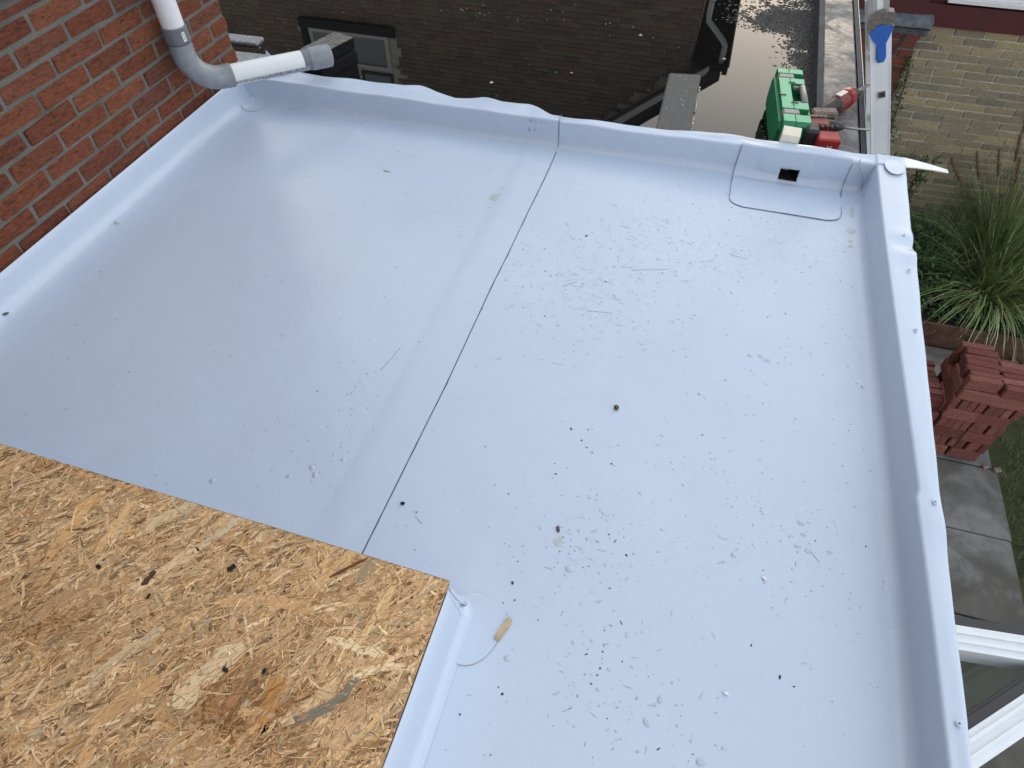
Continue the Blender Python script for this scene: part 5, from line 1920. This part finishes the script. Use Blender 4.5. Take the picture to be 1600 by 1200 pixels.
def scatter_specks():
    V, F, C = [], [], []
    def speck(x, y, s, el, a, g, h=.0012):
        o = len(V)
        n = 6
        z = floor_z(x, y) + .0035
        for q in range(n):
            aa = q * 2 * math.pi / n
            u, v = s * el * math.cos(aa) * random.uniform(.7, 1.15), s * math.sin(aa) * random.uniform(.7, 1.15)
            V.append((x + u * math.cos(a) - v * math.sin(a), y + u * math.sin(a) + v * math.cos(a), z - .003))
        V.append((x, y, z - .003 + h + s * .4))
        for q in range(n):
            F.append((o + q, o + (q + 1) % n, o + n)); C.append(g)
    def ok(x, y):
        return -1.88 < x < .63 and .0 < y < 2.38 and not (x < -.22 and y < .56)
    BL, BR, GR = (.02, .02, .02), (.13, .125, .12), (.27, .30, .33)
    # singles seen in the photograph
    for (x, y, s) in ((-.249, .811, .003), (-.176, .592, .0035), (-.16, .555, .0025), (.045, .545, .0028), (.049, .515, .0016), (.05, .50, .0022), (.052, .485, .0018), (.051, .465, .0022), (.048, .45, .0016), (-.145, 1.05, .003), (-.10, 1.06, .003), (-.11, 1.02, .0022), (-.075, .99, .0035), (-.02, .97, .0045), (-.15, .90, .003), (-.16, .93, .003), (.06, .73, .003), (-.45, .70, .003), (-.46, .66, .002), (.41, .55, .003), (.35, .60, .002), (.04, .43, .003), (-.13, .36, .003), (-.2, .30, .0035), (-.32, 1.45, .003), (-.27, 1.42, .003), (-.17, 1.66, .003), (-.13, 1.60, .003), (-.10, 1.57, .003), (-.28, 1.88, .0035), (.61, 1.42, .0025), (.57, 1.25, .0025), (.60, 1.85, .002)):
        speck(x, y, s * random.uniform(.45, .95), random.uniform(1, 2.2), random.uniform(0, 6), random.choice([BL, BL, (.05, .04, .03)]))
    for i in range(420):
        x, y = random.uniform(-1.85, .62), random.uniform(.05, 2.36)
        if x < -.6 and random.random() < .55: continue
        if ok(x, y): speck(x, y, random.choice([.0005, .0006, .0007, .0009, .0012, .0017]), random.uniform(1, 2), random.uniform(0, 6), random.choice([BL, BL, BR, GR]))
    for (cx, cy, sx, sy, n) in ((-.21, 1.66, .20, .16, 170), (.02, 1.95, .24, .10, 120), (-.05, .72, .10, .10, 60), (.06, .42, .08, .08, 40), (.1, 2.2, .25, .06, 50), (.3, 2.0, .2, .2, 60), (.58, 1.6, .04, .5, 35), (-.75, 1.75, .25, .3, 40), (.3, .9, .2, .2, 60), (-.6, 2.0, .12, .1, 40)):
        for i in range(n):
            x, y = random.gauss(cx, sx), random.gauss(cy, sy)
            if ok(x, y): speck(x, y, random.choice([.0006, .0008, .0010, .0013]), random.uniform(1, 4.5), random.gauss(.3, .8), random.choice([BL, BR, GR, GR, GR, (.33, .39, .45)]), .0003)
    np_mesh("dirt_specks", V, F, 'speck', None, np.array(C), None, "stuff")
scatter_specks()

def smears(name, mat, spots):
    """flat irregular dried smears and stains with an edge of their own"""
    V, F = [], []
    for (x, y, s, el, a) in spots:
        o = len(V); n = 14
        for q in range(n):
            aa = q * 2 * math.pi / n
            k_ = 1 + .55 * wob(math.cos(aa) * 1.3 + x * 31, math.sin(aa) * 1.3 + y * 31, 1, 2)
            u, v = s * el * math.cos(aa) * k_, s * math.sin(aa) * k_
            px, py = x + u * math.cos(a) - v * math.sin(a), y + u * math.sin(a) + v * math.cos(a)
            V.append((px, py, floor_z(px, py) + .0008))
        V.append((x, y, floor_z(x, y) + .0012))
        for q in range(n): F.append((o + q, o + (q + 1) % n, o + n))
    np_mesh(name, V, F, mat, None, None, None, "stuff", smooth=True)
def rsp(cx, cy, sx, sy, n, s0, s1, el=2.5):
    return [(random.gauss(cx, sx), random.gauss(cy, sy), random.uniform(s0, s1), random.uniform(1, el), random.gauss(.4, .8)) for _ in range(n)]
def scuffs():
    """thin curved scuff arcs where boots have turned"""
    V, F = [], []
    def arc(x, y, L, wd, a, k):
        n = 7
        px, py = x, y
        o = len(V)
        for i in range(n + 1):
            t = i / n
            wv = wd * math.sin(math.pi * (.08 + .84 * t)) * random.uniform(.6, 1.2) / 2
            nx, ny = -math.sin(a), math.cos(a)
            z = floor_z(px, py) + .0006
            V.append((px - nx * wv, py - ny * wv, z)); V.append((px + nx * wv, py + ny * wv, z))
            px += math.cos(a) * L / n; py += math.sin(a) * L / n; a += k / n + random.gauss(0, .06)
        for i in range(n): F.append((o + 2 * i, o + 2 * i + 1, o + 2 * i + 3, o + 2 * i + 2))
    for (cx, cy, sx, sy, n, lo, hi) in ((-.21, 1.62, .17, .14, 120, .006, .04), (.02, 1.94, .2, .09, 80, .006, .04), (-.03, .72, .05, .08, 34, .006, .026), (.11, .42, .08, .08, 40, .005, .022), (.28, .82, .15, .15, 40, .004, .02), (-.64, 2.05, .07, .06, 26, .004, .018), (.2, 2.2, .25, .06, 24, .004, .02), (-.2, 1.2, .5, .5, 40, .004, .02), (-1.1, 1.6, .4, .5, 24, .004, .02)):
        for i in range(n):
            x, y = random.gauss(cx, sx), random.gauss(cy, sy)
            if x < -.22 and y < .58: continue
            if not (-1.85 < x < .61 and .08 < y < 2.36): continue
            arc(x, y, random.uniform(lo, hi), random.choice([.0008, .0011, .0015, .0022]), random.gauss(.25, .7), random.gauss(0, .9))
    np_mesh("scuff_marks", V, F, 'mud', None, None, None, "stuff")
scuffs()
smears("adhesive_stains", 'stain', [(-.650, 2.015, .020, 1.5, .3), (-.62, 1.995, .012, 1.8, .1), (.629, 2.285, .022, 1.9, 1.2), (.612, 2.165, .014, 1.5, .2), (.262, 2.300, .012, 1.8, 0), (.606, 2.105, .007, 1.2, 0), (.604, 2.075, .007, 1.2, 0), (-.10, .72, .010, 1.3, 1), (.33, 1.46, .006, 1.3, 0), (.35, 1.45, .007, 1.2, 1), (.30, 1.455, .006, 1.2, 2)])

def drops():
    V, F = [], []
    def drop(x, y, r, el, a):
        o = len(V); n = 10
        h = r * .22
        for (rr_, hh) in ((1.0, 0), (.8, .55), (.45, .9)):
            for q in range(n):
                aa = q * 2 * math.pi / n
                u, v = r * el * rr_ * math.cos(aa), r * rr_ * math.sin(aa)
                px, py = x + u * math.cos(a) - v * math.sin(a), y + u * math.sin(a) + v * math.cos(a)
                V.append((px, py, floor_z(px, py) + .0004 + h * hh))
        V.append((x, y, floor_z(x, y) + .0004 + h))
        for k_ in range(2):
            for q in range(n):
                F.append((o + k_ * n + q, o + k_ * n + (q + 1) % n, o + (k_ + 1) * n + (q + 1) % n, o + (k_ + 1) * n + q))
        for q in range(n): F.append((o + 2 * n + q, o + 2 * n + (q + 1) % n, o + 3 * n))
    for (x, y, r) in ((-.756, .745, .0075), (-.738, .728, .008), (-.80, .705, .006), (-.98, .64, .0075), (-.69, .79, .005), (-.65, .90, .005), (.45, .93, .008), (.455, .90, .006), (.44, .865, .006), (.465, .86, .007), (.30, .80, .007), (.655, .87, .007), (.16, .39, .007), (.18, .44, .006), (-.14, .43, .007), (-.06, .66, .008), (.27, .35, .008), (-1.87, 1.92, .004)):
        drop(x, y, r, random.uniform(1, 1.5), random.uniform(0, 3))
    for (cx, cy, sx, sy, n) in ((-.74, .86, .09, .12, 70), (-.9, 1.0, .2, .2, 40), (.28, .98, .18, .12, 90), (.42, .85, .08, .08, 45), (.12, .42, .12, .09, 60), (-.03, .70, .08, .09, 40), (-.2, 1.65, .2, .15, 70), (-.8, 1.9, .3, .2, 50), (.4, 1.5, .12, .2, 50), (.25, 2.0, .25, .15, 50), (-1.3, .85, .3, .2, 40)):
        for i in range(n):
            x, y = random.gauss(cx, sx), random.gauss(cy, sy)
            if x < -.22 and y < .57: continue
            if -1.87 < x < .62 and .05 < y < 2.37: drop(x, y, random.choice([.0009, .0012, .0016, .0022, .003]), random.uniform(1, 1.6), random.uniform(0, 3))
    np_mesh("water_drops", V, F, 'drop', None, None, None, "stuff", smooth=True)
drops()
# thin scratches and hairs
sc_ = MB()
for (x0, y0, x1_, y1_) in ((.208, 1.915, .266, 1.905), (-.45, .69, -.425, .672), (.47, .86, .49, .835), (-.30, 1.60, -.26, 1.635), (-.1, 1.74, .02, 1.78), (-.20, 1.51, -.12, 1.52), (-.72, 1.1, -.70, 1.2)):
    P = [(x0 + (x1_ - x0) * i / 6 + .002 * wob(i, x0 * 9, 1, 2), y0 + (y1_ - y0) * i / 6 + .002 * wob(i, y0 * 9, 1, 4), 0) for i in range(7)]
    sc_.ribbon([(x, y, floor_z(x, y) + .0007) for x, y, _ in P], .0013)
tag(sc_.build("scratches", 'seam_grey', fixn=False), kind="stuff")

print("objects", len(bpy.data.objects))
